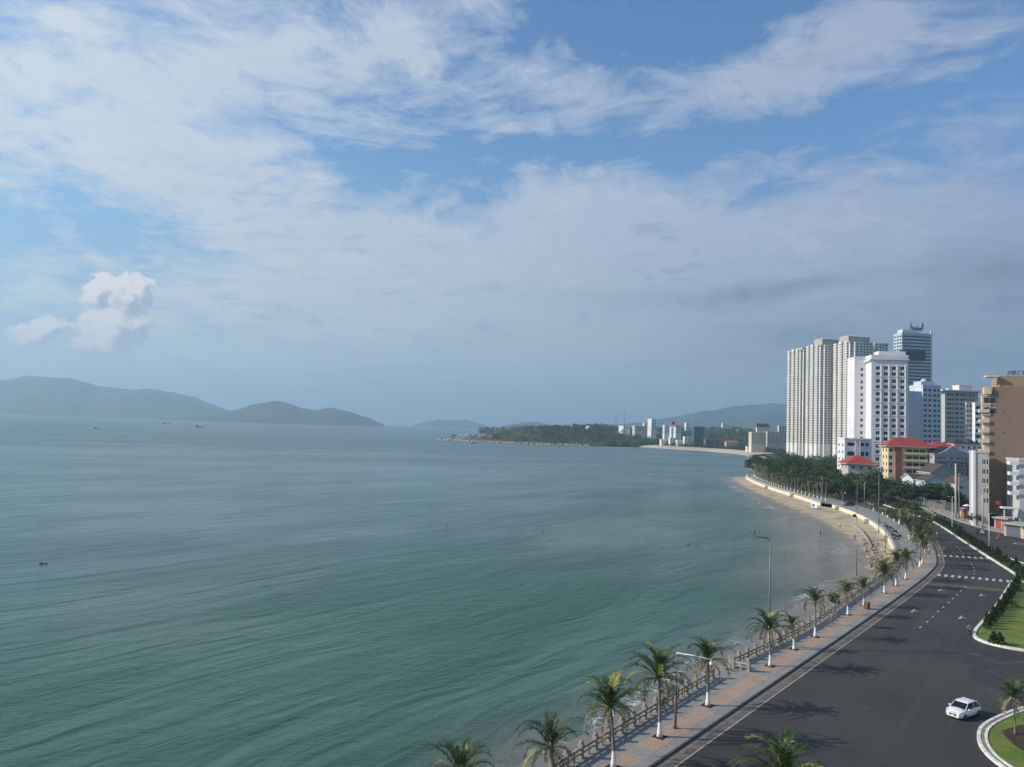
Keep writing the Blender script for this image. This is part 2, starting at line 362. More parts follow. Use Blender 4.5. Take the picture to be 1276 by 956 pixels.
# ------------------------------------------------------------ land
def ground_mat():
    m,t,b=newmat('ground_soil'); n=t.noise(t.pos(),.02,6,.6); n2=t.noise(t.pos(),.4,5,.6)
    c=t.mix(t.mapr(n,.35,.65),(.07,.085,.045),(.17,.155,.125)); c=t.mix(t.m('MULTIPLY',t.mapr(n2,.4,.7),.5),c,(.05,.06,.03)); t.put(b.inputs['Base Color'],c); b.inputs['Roughness'].default_value=.95; return m
GM=ground_mat()
mb=MB(); pts=[(p.x,p.y,-.02) for p in WALL+CAPE+BAY]+[(15000,9000,-.02),(15000,-1000,-.02),(-200,-1000,-.02),(-200,-120,-.02)]
from mathutils.geometry import tessellate_polygon
tris=tessellate_polygon([[Vector(p) for p in pts]])
mb.v=pts
for a,b_,c_ in tris:
    A,B,Cc=[Vector(pts[k]) for k in (a,b_,c_)]
    mb.f.append((a,b_,c_) if (B-A).cross(Cc-A).z>0 else (a,c_,b_)); mb.mi.append(0); mb.sm.append(False)
tag(mb.build('ground',GM),kind='structure')

def sand_mat():
    m,t,b=newmat('beach_sand'); P=t.pos(); z=t.sep(P)[2]; n=t.noise(P,.25,6,.62); n2=t.noise(P,2.2,5,.6)
    dry=t.mix(t.mapr(n,.35,.65),(.40,.315,.20),(.51,.41,.275)); wet=(.19,.155,.11)
    zz=t.m('ADD',z,t.m('MULTIPLY',t.m('SUBTRACT',n,.5),.4))
    c=t.mix(t.mapr(zz,-2.36,-2.0),wet,dry); c=t.mix(t.m('MULTIPLY',t.mapr(n2,.5,.75),.35),c,(.16,.12,.08))
    band=t.m('MULTIPLY',t.mapr(t.noise(t.comb(t.sep(P)[0],t.sep(P)[1],t.m('MULTIPLY',z,9.)),.12,5,.6),.5,.62),.5)
    c=t.mix(band,c,(.15,.12,.09))
    t.put(b.inputs['Base Color'],c); t.put(b.inputs['Roughness'],t.mapr(zz,-2.4,-1.9,.25,.95)); t.put(b.inputs['Normal'],t.bump(n2,.08)); return m
SAND=sand_mat()
WL=[p for p in WALL+CAPE]; n=260
A=resample(WL,n); 
B=[]
SH=resample(SHORE,1400)
k=0
for p in A:   # nearest shore point ahead, kept in order
    best=min(range(k,min(len(SH),k+120)),key=lambda i:(SH[i]-p).length); k=max(k,best); B.append(SH[best])
Bo=[b+(b-a).normalized()*22 if (b-a).length>.5 else b for a,b in zip(A,B)]
mb=MB()
for i in range(n):
    wz=-1.25+.95*max(0,min(1,(185-A[i].y)/-14+1)) if False else (-1.25 if 178<A[i].y<545 else -2.05)
    for j in range(9):
        if j<7: t_=j/6; p=A[i].lerp(B[i],t_); z=wz+(SEA-wz)*(t_**.8)
        elif j==7: p=B[i].lerp(Bo[i],.25); z=SEA-.45
        else: p=Bo[i]; z=-4.2
        mb.v.append((p.x,p.y,z))
for i in range(n-1):
    for j in range(8):
        mb.f.append((i*9+j,(i+1)*9+j,(i+1)*9+j+1,i*9+j+1)); mb.mi.append(0); mb.sm.append(True)
a,b_,c_=[Vector(mb.v[k]) for k in mb.f[40][:3]]
if (b_-a).cross(c_-a).z<0: mb.f=[tuple(reversed(f)) for f in mb.f]
tag(mb.build('beach',SAND),kind='structure')
# far bay beach
A2=resample(BAY[:5],60); B2=resample(SHORE2,60); A3=[a+(a-b_).normalized()*24 if (a-b_).length>1 else a for a,b_ in zip(A2,B2)]
DS=mat('pale_sand',(.52,.43,.31),.95,.15,.01)
mb=MB()
for i in range(60):
    for j,(p,z) in enumerate(((A3[i],2.2),(A2[i],1.0),(B2[i],SEA-.4))): mb.v.append((p.x,p.y,z))
for i in range(59):
    for j in range(2): mb.f.append((i*3+j,(i+1)*3+j,(i+1)*3+j+1,i*3+j+1)); mb.mi.append(0); mb.sm.append(True)
a,b_,c_=[Vector(mb.v[k]) for k in mb.f[0][:3]]
if (b_-a).cross(c_-a).z<0: mb.f=[tuple(reversed(f)) for f in mb.f]
tag(mb.build('bay_beach',DS),kind='structure')

# surf foam lines lying on the water
def foam_mat():
    m,t,b=newmat('surf_foam'); P=t.pos(); uvv=t.sep(t.uv()); n=t.noise(t.v('MULTIPLY',P,(1,1,0)),1.5,5,.7,2.2); n2=t.noise(P,.16,3,.5)
    v=t.n('ShaderNodeTexVoronoi',feature='DISTANCE_TO_EDGE'); t.put(v.inputs['Vector'],t.v('ADD',P,t.v('MULTIPLY',t.comb(n,n,0.),(1.5,1.5,0)))); v.inputs['Scale'].default_value=.8
    web=t.mapr(v.outputs[0],.02,.10,1,0); edge=t.mapr(uvv[1],0,.5); edge=t.m('MULTIPLY',edge,t.mapr(uvv[1],1.3,3.0,1,0))
    al=t.m('MULTIPLY',t.m('MULTIPLY',web,edge),t.mapr(n2,.38,.55)); al=t.m('MULTIPLY',al,t.mapr(n,.3,.6))
    b.inputs['Base Color'].default_value=(.72,.74,.72,1); b.inputs['Roughness'].default_value=.7; t.put(b.inputs['Alpha'],al); return m
FM=foam_mat()
near=[p for p in SHORE[1:14]]; near=resample(near,160)
o=strip('surf_foam',offset(near,-.4) ,offset(near,3.0),SEA+.03,SEA+.03,FM,1); tag(o,kind='structure')
def foam2():
    m,t,b=newmat('foam_line'); P=t.pos(); n=t.noise(P,.09,4,.6); uvv=t.sep(t.uv()); n2=t.noise(P,.9,4,.6)
    al=t.m('MULTIPLY',t.mapr(n,.48,.56),t.m('MULTIPLY',t.mapr(uvv[1],.0,.4),t.mapr(uvv[1],1.2,1.9,1,0))); al=t.m('MULTIPLY',al,t.mapr(n2,.42,.62,0,.8))
    b.inputs['Base Color'].default_value=(.75,.76,.74,1); t.put(b.inputs['Alpha'],al); return m
F2=foam2()
far_=[p for p in SHORE[20:34]]; far_=resample(smooth(far_,1),160)
tag(strip('foam_line',offset(far_,2.2),offset(far_,4.6),SEA+.03,SEA+.03,F2),kind='structure')
tag(strip('foam_line.001',offset(far_,.1),offset(far_,1.5),SEA+.035,SEA+.035,F2),kind='structure')

# ------------------------------------------------------------ sea wall
STONE=mat('weathered_stone',(.20,.175,.15),.9,.3,3,.02)
CREAM=mat('sea_wall_concrete',(.66,.60,.48),.85,.15,.8,.01,streak=.5)
def wall_body(name,P,z0,z1,th,m,label,batter=0.0):
    """thick wall whose outer (seaward, left) face follows P"""
    mb=MB(); O=offset(P,batter); I=offset(P,-th); T=offset(P,0)
    for a,b,c in zip(O,T,I): mb.v+=[(a.x,a.y,z0),(b.x,b.y,z1),(c.x,c.y,z1),(c.x,c.y,z0)]
    for i in range(len(P)-1):
        for j in range(3): mb.f.append((i*4+j,i*4+j+1,(i+1)*4+j+1,(i+1)*4+j)); mb.mi.append(0); mb.sm.append(False)
    mb.f.append((3,2,1,0)); mb.mi.append(0); mb.sm.append(False); k=(len(P)-1)*4; mb.f.append((k,k+1,k+2,k+3)); mb.mi.append(0); mb.sm.append(False)
    o=mb.build(name,m); return tag(o,label,'sea wall')
wall_body('sea_wall',WALL_A,-3.2,.10,.6,STONE,'rough grey stone sea wall under the nearest run of balustrade',.3)
wall_body('sea_wall',WALL_B,-3.2,.10,.6,STONE,'rough grey stone sea wall between the beach steps and the curve',.3)
wall_body('sea_wall',WALL_C,-2.2,.12,.5,CREAM,'cream concrete sea wall curving behind the swimmers beach',.25)
wall_body('sea_wall',WALL_D+CAPE[:12],-2.4,.12,.5,CREAM,'long cream concrete sea wall running out to the tree covered cape',.3)
# low wall in the sand
LOW=smooth([G(1062,652,-1.5),G(1072,660,-1.7),G(1080,670,-1.8),G(1087,684,-1.8)])
wall_body('low_wall',LOW,-2.6,-1.15,.35,mat('old_concrete',(.34,.31,.26),.9,.25,1),'low curved grey wall half buried in the beach sand')

# ------------------------------------------------------------ roads and pavements
def asphalt():
    m,t,b=newmat('asphalt'); P=t.pos(); n=t.noise(P,.05,6,.62); n2=t.noise(P,6,3,.6); n3=t.noise(P,.6,5,.65)
    c=t.mix(t.mapr(n,.35,.65),(.047,.0445,.040),(.065,.061,.054)); c=t.mix(t.m('MULTIPLY',t.mapr(n3,.5,.7),.35),c,(.052,.049,.045)); c=t.mix(t.m('MULTIPLY',n2,.3),c,(.03,.03,.032))
    x,y,_=t.sep(P)[:3]
    # worn wheel tracks along the road
    th=R(52.5); vv=t.m('SUBTRACT',t.m('MULTIPLY',y,cos(th)),t.m('MULTIPLY',x,sin(th)))
    tr=t.noise(t.comb(t.m('MULTIPLY',t.m('ADD',t.m('MULTIPLY',x,cos(th)),t.m('MULTIPLY',y,sin(th))),.02),t.m('MULTIPLY',vv,.55)),1,4,.6)
    c=t.mix(t.m('MULTIPLY',t.mapr(tr,.45,.7),.6),c,(.070,.066,.060))
    pt=t.n('ShaderNodeTexVoronoi',feature='F1'); t.put(pt.inputs['Vector'],t.v('ADD',t.v('MULTIPLY',P,(.035,.05,0)),t.comb(t.m('MULTIPLY',n3,.02),0.0,0.0))); pt.inputs['Scale'].default_value=1.0
    c=t.mix(t.m('MULTIPLY',t.mapr(t.sep(pt.outputs['Color'])[0],.72,.74),.35),c,(.026,.026,.026))
    # sandy scuffs near the junction
    sc=t.m('MULTIPLY',t.mapr(t.noise(P,.22,6,.65,1.2),.56,.72),t.m('MULTIPLY',t.mapr(x,48,66),t.mapr(y,122,100)))
    c=t.mix(t.m('MULTIPLY',sc,.55),c,(.20,.18,.15))
    t.put(b.inputs['Base Color'],c); b.inputs['Roughness'].default_value=.85; b.inputs['Specular IOR Level'].default_value=.3; t.put(b.inputs['Normal'],t.bump(n2,.01)); return m
ASP=asphalt()
FAR=smooth([(240,20),(205,120),(172,190),(158,225),(153.5,243),(157.1,267.5),(164.4,291.2),(174.7,324.8),(186,370),(200,430),(208,500),(214,600)])
mb=MB(); pts=[(p.x,p.y,0.0) for p in KERB]+[(p.x,p.y,0.0) for p in reversed(FAR)]+[(240,-60,0),(-60,-60,0)]
mb.v=pts
for a,b_,c_ in tessellate_polygon([[Vector(p) for p in pts]]):
    A_,B_,C_=[Vector(pts[k]) for k in (a,b_,c_)]
    mb.f.append((a,b_,c_) if (B_-A_).cross(C_-A_).z>0 else (a,c_,b_)); mb.mi.append(0); mb.sm.append(False)
tag(mb.build('road',ASP),kind='structure')

def paving(name,c1,c2,cm,sx,sy,var=1.0):
    m,t,b=newmat(name); u=t.uv(); br=t.n('ShaderNodeTexBrick'); t.put(br.inputs['Vector'],u); br.inputs['Scale'].default_value=1; br.inputs['Brick Width'].default_value=sx; br.inputs['Row Height'].default_value=sy; br.inputs['Mortar Size'].default_value=.012
    br.inputs['Color1'].default_value=(*c1,1); br.inputs['Color2'].default_value=(*c2,1); br.inputs['Mortar'].default_value=(*cm,1)
    n=t.noise(t.pos(),.35,6,.65); n2=t.noise(t.pos(),3,4,.6)
    c=t.mix(t.m('MULTIPLY',t.mapr(n,.42,.68),.55*var),br.outputs[0],tuple(x*.6 for x in c1)); c=t.mix(t.m('MULTIPLY',t.mapr(n2,.5,.75),.3),c,tuple(min(1,x*1.3) for x in c2))
    t.put(b.inputs['Base Color'],c); b.inputs['Roughness'].default_value=.85; t.put(b.inputs['Normal'],t.bump(br.outputs[1],-.004)); return m
GREY=paving('grey_paving',(.26,.25,.235),(.31,.295,.275),(.15,.14,.13),.6,.3,.7)
RED=paving('red_paving',(.38,.265,.195),(.44,.32,.24),(.25,.20,.16),.4,.2,.8)
PH=.16
nk=[p for p in KERB if p.y<226]
Kr=resample(nk,400)
def closest_on(P,p):
    best=None;bd=1e9
    for a,b in zip(P,P[1:]):
        ab=b-a; t=max(0,min(1,(p-a).dot(ab)/max(1e-9,ab.length_squared))); q=a+ab*t; d=(p-q).length
        if d<bd: bd=d;best=q
    return best
WI=offset(WALL_A+WALL_B+WALL_C,-.25)
Wc=[closest_on(WI,p) for p in Kr]
tag(strip('sidewalk',[a+(b-a).normalized()*.22 for a,b in zip(Kr,Wc)],Wc,PH-.01,PH-.01,GREY,4),kind='structure')
# reddish strip, broken by grey crossings
off1=[a+(b-a).normalized()*1.15 for a,b in zip(Kr,Wc)]; off2=[a+(b-a).normalized()*min(3.15,(b-a).length*.62) for a,b in zip(Kr,Wc)]
seglen=plen(Kr)/399; i=0; first=True; stp=max(2,int(14.0/seglen)); gap=1
while i+stp<400 and Kr[i].y<210:
    if Kr[i].y>15: tag(strip('red_paving_strip',off1[i:i+stp],off2[i:i+stp],PH-.006,PH-.006,RED),kind='structure')
    i+=stp+gap
CONC=mat('kerb_concrete',(.42,.40,.36),.85,.2,2,.01)
DKERB=mat('shade_toned_kerb',(.075,.07,.065),.9,.3,2,.01)  # kerb colour darkened to carry the shade on its road face
WPAINT=mat('white_kerb_paint',(.70,.68,.62),.8,.28,1.1,.01,streak=.6)
def kerb(name,P,h,wd,m,z0=-.03,side=1):
    mb=MB(); I=offset(P,wd*side)
    for a,b in zip(P,I): mb.v+=[(a.x,a.y,z0),(a.x,a.y,h),(b.x,b.y,h),(b.x,b.y,z0)]
    for i in range(len(P)-1):
        for j in range(3):
            f=(i*4+j,(i+1)*4+j,(i+1)*4+j+1,i*4+j+1); mb.f.append(f if side>0 else tuple(reversed(f))); mb.mi.append(0); mb.sm.append(False)
    for k,f in ((0,(0,1,2,3)),((len(P)-1)*4,(3,2,1,0))): mb.f.append(tuple(k+i for i in f)); mb.mi.append(0); mb.sm.append(False)
    return tag(mb.build(name,m),kind='structure')
kerb('kerb',Kr,PH,.22,DKERB)
Kg=[p for p in KERB if p.y<420]; Kg=resample(Kg,400)
tag(strip('gutter',Kg,offset(Kg,-.55),.004,.004,mat('gutter_concrete',(.17,.155,.135),.9,.25,1.2)),kind='structure')
PAINT=mat('road_paint',(.50,.49,.45),.8,.35,1.6); 
tag(strip('edge_line',offset(Kg,-1.27),offset(Kg,-1.43),.008,.008,mat('worn_edge_paint',(.34,.32,.27),.85,.35,2.2)),kind='structure')
tag(strip('gutter_dirt',offset(Kg,-.56),offset(Kg,-1.24),.004,.004,mat('gutter_dirt',(.13,.115,.095),.95,.35,.8)),kind='structure')

# plaza beside the curved sea wall
PE=smooth([(110.6,208),(114.8,221.5),(122,233.2),(132.2,261.5),(140.2,289.6),(144.5,310),(147,332),(150,360)])
WI2=offset(WALL_C+WALL_D,-.25)
Pr=resample(PE,120); Pw=[closest_on(WI2,p) for p in Pr]
tag(strip('plaza',Pr,Pw,PH-.02,PH-.02,paving('plaza_paving',(.25,.245,.235),(.29,.285,.27),(.17,.165,.16),1.2,1.2),3),kind='structure')
Wd=resample([p for p in WALL_D]+CAPE[:10],120); 
tag(strip('promenade',offset(Wd,-.25),offset(Wd,-4.6),.10,.10,GREY,2),kind='structure')
# garden ground between plaza and road, and the park
LAWN=None
def lawn_mat():
    m,t,b=newmat('lawn_grass'); P=t.pos(); n=t.noise(P,.35,6,.65); n2=t.noise(P,5,4,.7); c=t.mix(t.mapr(n,.35,.65),(.095,.15,.012),(.165,.215,.022)); c=t.mix(t.m('MULTIPLY',t.mapr(n2,.45,.7),.5),c,(.05,.075,.012))
    c=t.mix(t.m('MULTIPLY',t.mapr(t.noise(P,.2,6,.7),.5,.68),.6),c,(.17,.155,.055))
    t.put(b.inputs['Base Color'],c); b.inputs['Roughness'].default_value=.95; t.put(b.inputs['Normal'],t.bump(n2,.06)); return m
LAWN=lawn_mat()
K2=[p for p in KERB if 222<p.y<365]; PE2=resample([p for p in PE if p.y>221],80); K2=resample(K2,80)
tag(strip('garden_ground',K2,PE2,.05,.05,mat('garden_soil',(.06,.06,.03),.95,.4,.5)),kind='structure')
kerb('kerb.001',K2,.15,.25,CONC); 

# median islands
MED=[(160,330),(154,300),(148.6,272.1),(139.2,246.5),(130.1,223.4),(114.7,182.3),(109.5,168.3),(107.6,164.2),(105.2,161),(103.6,158.6)]
MED=smooth([Vector(p) for p in MED],2)
MEDB=smooth([Vector(p) for p in [(101.5,156.5),(97.7,151.6),(84,133.5),(72,118.8),(69.8,116.1),(67.2,112.2),(66.9,109.4),(68.2,107.1),(70.2,105.4),(75,103.4),(84,101.5),(100,99),(118,96)]],2)
RIGHT=smooth([Vector(p) for p in [(175,330),(165,300)]]+[G(*p).to_2d() for p in [(1170,648),(1180,654),(1194,662),(1224,678),(1250,692.5),(1276,704)]]+[Vector((124,160)),Vector((128,120)),Vector((130,100))],2)
def island(name,out,m,h,sub=.3):
    mb=MB(); pts=[(p.x,p.y,h) for p in out]; mb.v=pts
    for a,b_,c_ in tessellate_polygon([[Vector(p) for p in pts]]):
        A_,B_,C_=[Vector(pts[k]) for k in (a,b_,c_)]
        mb.f.append((a,b_,c_) if (B_-A_).cross(C_-A_).z>0 else (a,c_,b_)); mb.mi.append(0); mb.sm.append(False)
    return tag(mb.build(name,m),kind='structure')
full=offset(MED,.3)+offset(MEDB,.3)+[Vector((127,95))]+offset(list(reversed(RIGHT)),0)
island('median_lawn',full,LAWN,.19)
kerb('median_kerb',MED,.34,.42,WPAINT); kerb('median_kerb.001',MEDB,.30,.42,WPAINT); kerb('median_kerb.002',list(reversed(RIGHT)),.28,.3,WPAINT)
mb=MB(); mb.poly([(102.8,158.4,.205),(101.6,156.8,.205),(123,151,.205),(123.5,153.5,.205)][::-1]); tag(mb.build('median_path',CONC),kind='structure')
soil=mat('hedge_soil',(.045,.04,.025),.95,.4,1)
Mo=resample([p for p in MED if p.y>166],60); tag(strip('hedge_bed',offset(Mo,.7),offset(Mo,3.0),.195,.195,soil),kind='structure')
# lower right island
ISL=smooth([Vector(p) for p in [(90,88),(70,86.5),(60,85),(55.7,83.7),(51.2,80.8),(47.4,77.8),(45.4,75.2),(43.9,72.2),(43.2,69.1),(43.5,65),(45.5,59),(50,50),(60,40),(90,30)]],2)
island('corner_island',offset(ISL,.3)+[Vector((90,31))],LAWN,.17)
kerb('corner_kerb',ISL,.22,.30,WPAINT); I2=offset(ISL,.64); kerb('corner_kerb.001',I2,.25,.24,WPAINT)
tag(strip('kerb_gap',offset(ISL,.30),I2,.185,.185,mat('kerb_gap_concrete',(.23,.21,.17),.9,.25,1)),kind='structure')
bed=smooth([Vector(p) for p in [(48.5,76.2),(47.6,73.8),(47.4,71),(48.4,67.5),(52,66),(58,68),(60,74),(56,77.5),(51.5,78)]],2)
island('flower_bed',bed,mat('bed_soil',(.06,.035,.02),.95,.4,1.5),.19)
# small verge on the camera's side of the road
VER=[Vector(p) for p in [(10,30),(14,42),(20,53),(24,54),(34,40),(30,20),(5,10)]]; VER=smooth(VER+[VER[0]],2)
island('verge',VER,LAWN,.13)
kerb('verge_kerb',VER,.18,.3,WPAINT,side=-1)
# far side pavement
Fr=[p for p in FAR if 150<p.y<420]; Fr=resample(Fr,120)
SW=paving('street_paving',(.30,.28,.25),(.34,.32,.28),(.2,.19,.17),1,1)
o=strip('far_sidewalk',offset(Fr,-.2),offset(Fr,-6.5),.13,.13,SW); tag(o,kind='structure'); kerb('far_kerb',Fr,.15,.22,CONC,side=-1)

# painted markings
def mark(name,pts,z=.008): mb=MB(); mb.poly([(p[0],p[1],z) for p in pts]); o=tag(mb.build(name,PAINT),kind='structure'); return o
def orient(pts):
    a=sum(pts[i][0]*pts[(i+1)%len(pts)][1]-pts[(i+1)%len(pts)][0]*pts[i][1] for i in range(len(pts))); return pts if a>0 else pts[::-1]
def cross(name,P0,P1,n,along,wd,ln):
    mb=MB(); P0,P1=Vector(P0),Vector(P1); u=(P1-P0).normalized(); al=Vector(along).normalized()
    for i in range(n):
        c=P0.lerp(P1,i/(n-1)); q=[c-u*wd/2-al*ln/2,c+u*wd/2-al*ln/2,c+u*wd/2+al*ln/2,c-u*wd/2+al*ln/2]
        mb.poly([(p.x,p.y,.008) for p in orient(q)])
    tag(mb.build(name,PAINT),kind='structure')
cross('crosswalk',(90.8,163.0),(102.2,158.4),11,(.55,.83),.52,3.0)
cross('crosswalk.001',(106.3,190.9),(118,188.2),10,(.42,.9),.55,3.0)
mb=MB()
dl=[(62.5,117.3),(65.5,120.9),(68.4,124.6),(71.4,128.5),(74.1,131.8),(77.3,135.8),(80.0,139.2),(82.7,142.6),(85.7,146.5),(89.1,150.8),(99.8,165.8),(102.2,169.7),(104.5,173.8),(106.7,178.1),(108.6,181.9),(114.2,194.2),(116.3,198.8),(118.1,202.7),(120.1,207.1)]
for i,p in enumerate(dl):
    a=Vector(dl[max(0,i-1)]); b_=Vector(dl[min(len(dl)-1,i+1)]); t_=(b_-a).normalized(); q=Vector((-t_.y,t_.x)); c=Vector(p)
    mb.poly([(v.x,v.y,.008) for v in (c-t_*.55-q*-.1,c-t_*.55-q*.1,c+t_*.55-q*.1,c+t_*.55-q*-.1)][::-1] if False else [(v.x,v.y,.008) for v in (c-t_*.55+q*.1,c-t_*.55-q*.1,c+t_*.55-q*.1,c+t_*.55+q*.1)])
tag(mb.build('lane_line',PAINT),kind='structure')
mb=MB()
for (x,y) in [(67.3,128.5),(81.9,146.8),(72.9,124.7),(87.5,143.3)]:
    t_=Vector((-.62,-.78)); q=Vector((-t_.y,t_.x)); c=Vector((x,y))
    L=lambda a,b_: c+t_*a+q*b_
    for P_ in ([L(-1.4,-.09),L(.7,-.09),L(.7,.09),L(-1.4,.09)],[L(.7,-.3),L(1.5,0),L(.7,.3)],[L(-.2,.09),L(.1,.09),L(-.2,.8),L(-.4,.7)]):
        mb.poly([(v.x,v.y,.008) for v in orient(P_)])
tag(mb.build('turn_arrow',PAINT),kind='structure')
mark('repaired_strip',orient([(83.6,154.0),(98.2,149.4),(95.6,146.4),(81.6,151.2)]),.005).data.materials[0]=mat('brown_patch',(.105,.085,.055),.9,.25,.5)
mb=MB(); c=G(1273,678); 
for i in range(28):
    a0,a1=2*PI*i/28,2*PI*(i+1)/28; mb.quad(*[(c.x+r*cos(a),c.y+r*1.0*sin(a),.008) for r,a in ((1.6,a0),(2.0,a0),(2.0,a1),(1.6,a1))])
tag(mb.build('painted_circle',PAINT),kind='structure')
for i,(x,y) in enumerate([(60,104),(78,131),(38,82),(96,160),(52,92)]):
    mb=MB(); mb.tube([(x,y,.0),(x,y,.012)],.38,16); tag(mb.build('manhole_cover',mat('cast_iron',(.07,.062,.055),.7,.3,4)),kind='structure')

# ------------------------------------------------------------ vegetation
def leafmat(name,c0,c1,rough=.6):
    m,t,b=newmat(name); r=t.n('ShaderNodeNewGeometry').outputs['Random Per Island']; q=t.n('ShaderNodeObjectInfo').outputs['Random']
    n=t.noise(t.obj(),.55,3,.6)
    c=t.mix(t.m('FRACT',t.m('ADD',r,q)),c0,c1); c=t.mix(t.m('MULTIPLY',t.mapr(n,.4,.65),.45),c,tuple(min(1,x*1.5) for x in c1)); t.put(b.inputs['Base Color'],c); b.inputs['Roughness'].default_value=rough; b.inputs['Specular IOR Level'].default_value=.25
    return m
PG=leafmat('palm_leaf',(.022,.042,.010),(.050,.082,.016),.4); PY=leafmat('palm_leaf_yellow',(.17,.19,.035),(.26,.25,.06),.5); PD=leafmat('palm_leaf_dry',(.12,.088,.05),(.25,.20,.13),.8)
def bark_mat():
    m,t,b=newmat('palm_trunk'); z=t.sep(t.obj())[2]; n=t.noise(t.obj(),3,4,.6)
    wv=t.n('ShaderNodeTexWave',wave_type='BANDS',bands_direction='Z'); t.put(wv.inputs['Vector'],t.obj()); wv.inputs['Scale'].default_value=2.2; wv.inputs['Distortion'].default_value=1.5
    c=t.mix(wv.outputs[1],(.16,.135,.11),(.27,.235,.195)); c=t.mix(t.mapr(n,.45,.7,0,.5),c,(.11,.095,.08))
    zz=t.m('ADD',z,t.m('MULTIPLY',n,.12)); wh=t.mix(t.mapr(n,.5,.75,0,.5),(.80,.78,.74),(.55,.52,.47))
    c=t.mix(t.mapr(zz,1.37,1.39,0,1),wh,c); t.put(b.inputs['Base Color'],c); b.inputs['Roughness'].default_value=.85; t.put(b.inputs['Normal'],t.bump(wv.outputs[1],.02)); return m
def bark2():
    m,t,b=newmat('bare_trunk'); n=t.noise(t.obj(),3,4,.6); t.put(b.inputs['Base Color'],t.mix(n,(.12,.10,.08),(.24,.21,.17))); b.inputs['Roughness'].default_value=.9; return m
PT=bark_mat(); BK=bark2()
def frond(mb,base,azm,e0,L,rng,mi,npair=24,curl=1.0,lw=.075,ll=.62):
    n=9; p=Vector(base); pts=[p.copy()]; e=e0; a=azm
    for i in range(n):
        st=L/n; d=Vector((cos(e)*cos(a),cos(e)*sin(a),sin(e))); p=p+d*st; pts.append(p.copy()); e-=curl*(.045+.038*i)*(1.0 if e>-1.2 else .15); a+=rng.uniform(-.03,.03)
    mb.tube(pts,[.035*(1-i/n*.8) for i in range(n+1)],4,mi,cap=False)
    for k in range(npair):
        t=.1+.9*k/(npair-1); f=t*n; i=min(n-1,int(f)); q=pts[i].lerp(pts[i+1],f-i); T=(pts[i+1]-pts[i]).normalized()
        side=T.cross(Vector((0,0,1))); side=side.normalized() if side.length>.05 else Vector((-sin(azm),cos(azm),0)); up=side.cross(T)
        l=ll*(math.sin(min(1,t*1.15+.12)*PI*.86)+.18)*rng.uniform(.75,1.15)
        for sgn in (-1,1):
            if rng.random()<.06: continue
            dr=side*sgn*.72+T*rng.uniform(.6,1.0)+up*rng.uniform(-.05,.45); dr.normalize()
            m1=q+dr*l*.5; d2=(dr+Vector((0,0,-rng.uniform(.05,.45)))).normalized(); e1=m1+d2*l*.55
            wv=T*lw*.5
            k0=len(mb.v); mb.v+=[tuple(q-wv*.6),tuple(q+wv*.6),tuple(m1+wv),tuple(m1-wv),tuple(e1)]
            mb.f+=[(k0,k0+1,k0+2,k0+3),(k0+3,k0+2,k0+4)]; mb.mi+=[mi,mi]; mb.sm+=[False,False]
def crown_mesh(seed,R_=2.7,nf=22,dead=.22,npair=24,yellow=.12,up=1.0,ll=.62,lw=.075):
    rng=random.Random(seed); mb=MB()
    for i in range(nf):
        t=i/(nf-1); a=i*2.39996+rng.uniform(-.25,.25); e=R(84)*(1-t)**.85+R(-14)*t; e=e*up+rng.uniform(-.18,.18)
        mi=0
        if t<.25 and rng.random()<yellow*2.2: mi=1
        if t>.68 and rng.random()<dead*2.2: mi=2
        if t>.5 and rng.random()<yellow: mi=1
        L=R_*(.82+.35*sin(t*PI))*rng.uniform(.85,1.1)
        frond(mb,(0.08*cos(a),.08*sin(a),-.12*t),a,e,L,rng,mi,npair,curl=rng.uniform(.8,1.35)*(1.6 if mi==2 else 1),ll=ll*(.8 if mi==2 else 1),lw=lw)
    for i in range(9):   # old frond stubs and fruit stalks below the crown
        a=rng.uniform(0,2*PI); mb.tube([(0,0,-.1),(cos(a)*.3,sin(a)*.3,-.15),(cos(a)*.42,sin(a)*.42,-.55)],[.06,.05,.03],4,2,cap=False)
    return mb.mesh('crown',[PG,PY,PD])
CR=[crown_mesh(11+i,2.9+.12*(i%3),[27,23,30,24,28,21][i],[.2,.3,.15,.35,.2,.4][i],32,[.08,.04,.10,.05,.12,.03][i],ll=.56,lw=.078) for i in range(6)]; CRS=[crown_mesh(50+i,2.0,15,.35,22,.0) for i in range(2)]
CRF=[crown_mesh(70+i,3.1,20,.25,11,.08,ll=.85,lw=.17) for i in range(4)]
def trunk_mesh(h,lean,r0,r1,rng,flare=1.7,seg=8):
    mb=MB(); n=9; pts=[];rad=[]
    for i in range(n+1):
        t=i/n; pts.append((lean[0]*t*t,lean[1]*t*t,-.1+(h+.1)*t)); rad.append(r0*(flare-(flare-1)*min(1,t*4.5))*(1-t)+r1*t)
    mb.tube(pts,rad,seg,0); return mb.mesh('trunk',PT)
def palm(base,h,lean=(0,0),crown=None,sc=1.0,label='',group='coconut palms along the seafront pavement',rz=0,painted=True,name='coconut_palm',r=.17):
    rng=random.Random(int(base.x*37+base.y*11)); o=empty(name,base,0,label,'palm tree',group)
    t=link('trunk',trunk_mesh(h,lean,r,r*.62,rng,1.9),o)
    if not painted: t.data.materials[0]=BK
    c=link('crown',crown,o,(lean[0],lean[1],h),rz); c.scale=(sc*1.0,sc*1.0,sc*1.14); return o
def palm_px(b,a,crown,sc,label,rz,r=.17,name='coconut_palm',**k):
    B=G(*b,PH); T=V(a[0],a[1],B.y); return palm(B,T.z-PH,(T.x-B.x,0),crown,sc,label,rz=rz,r=r,name=name,**k)
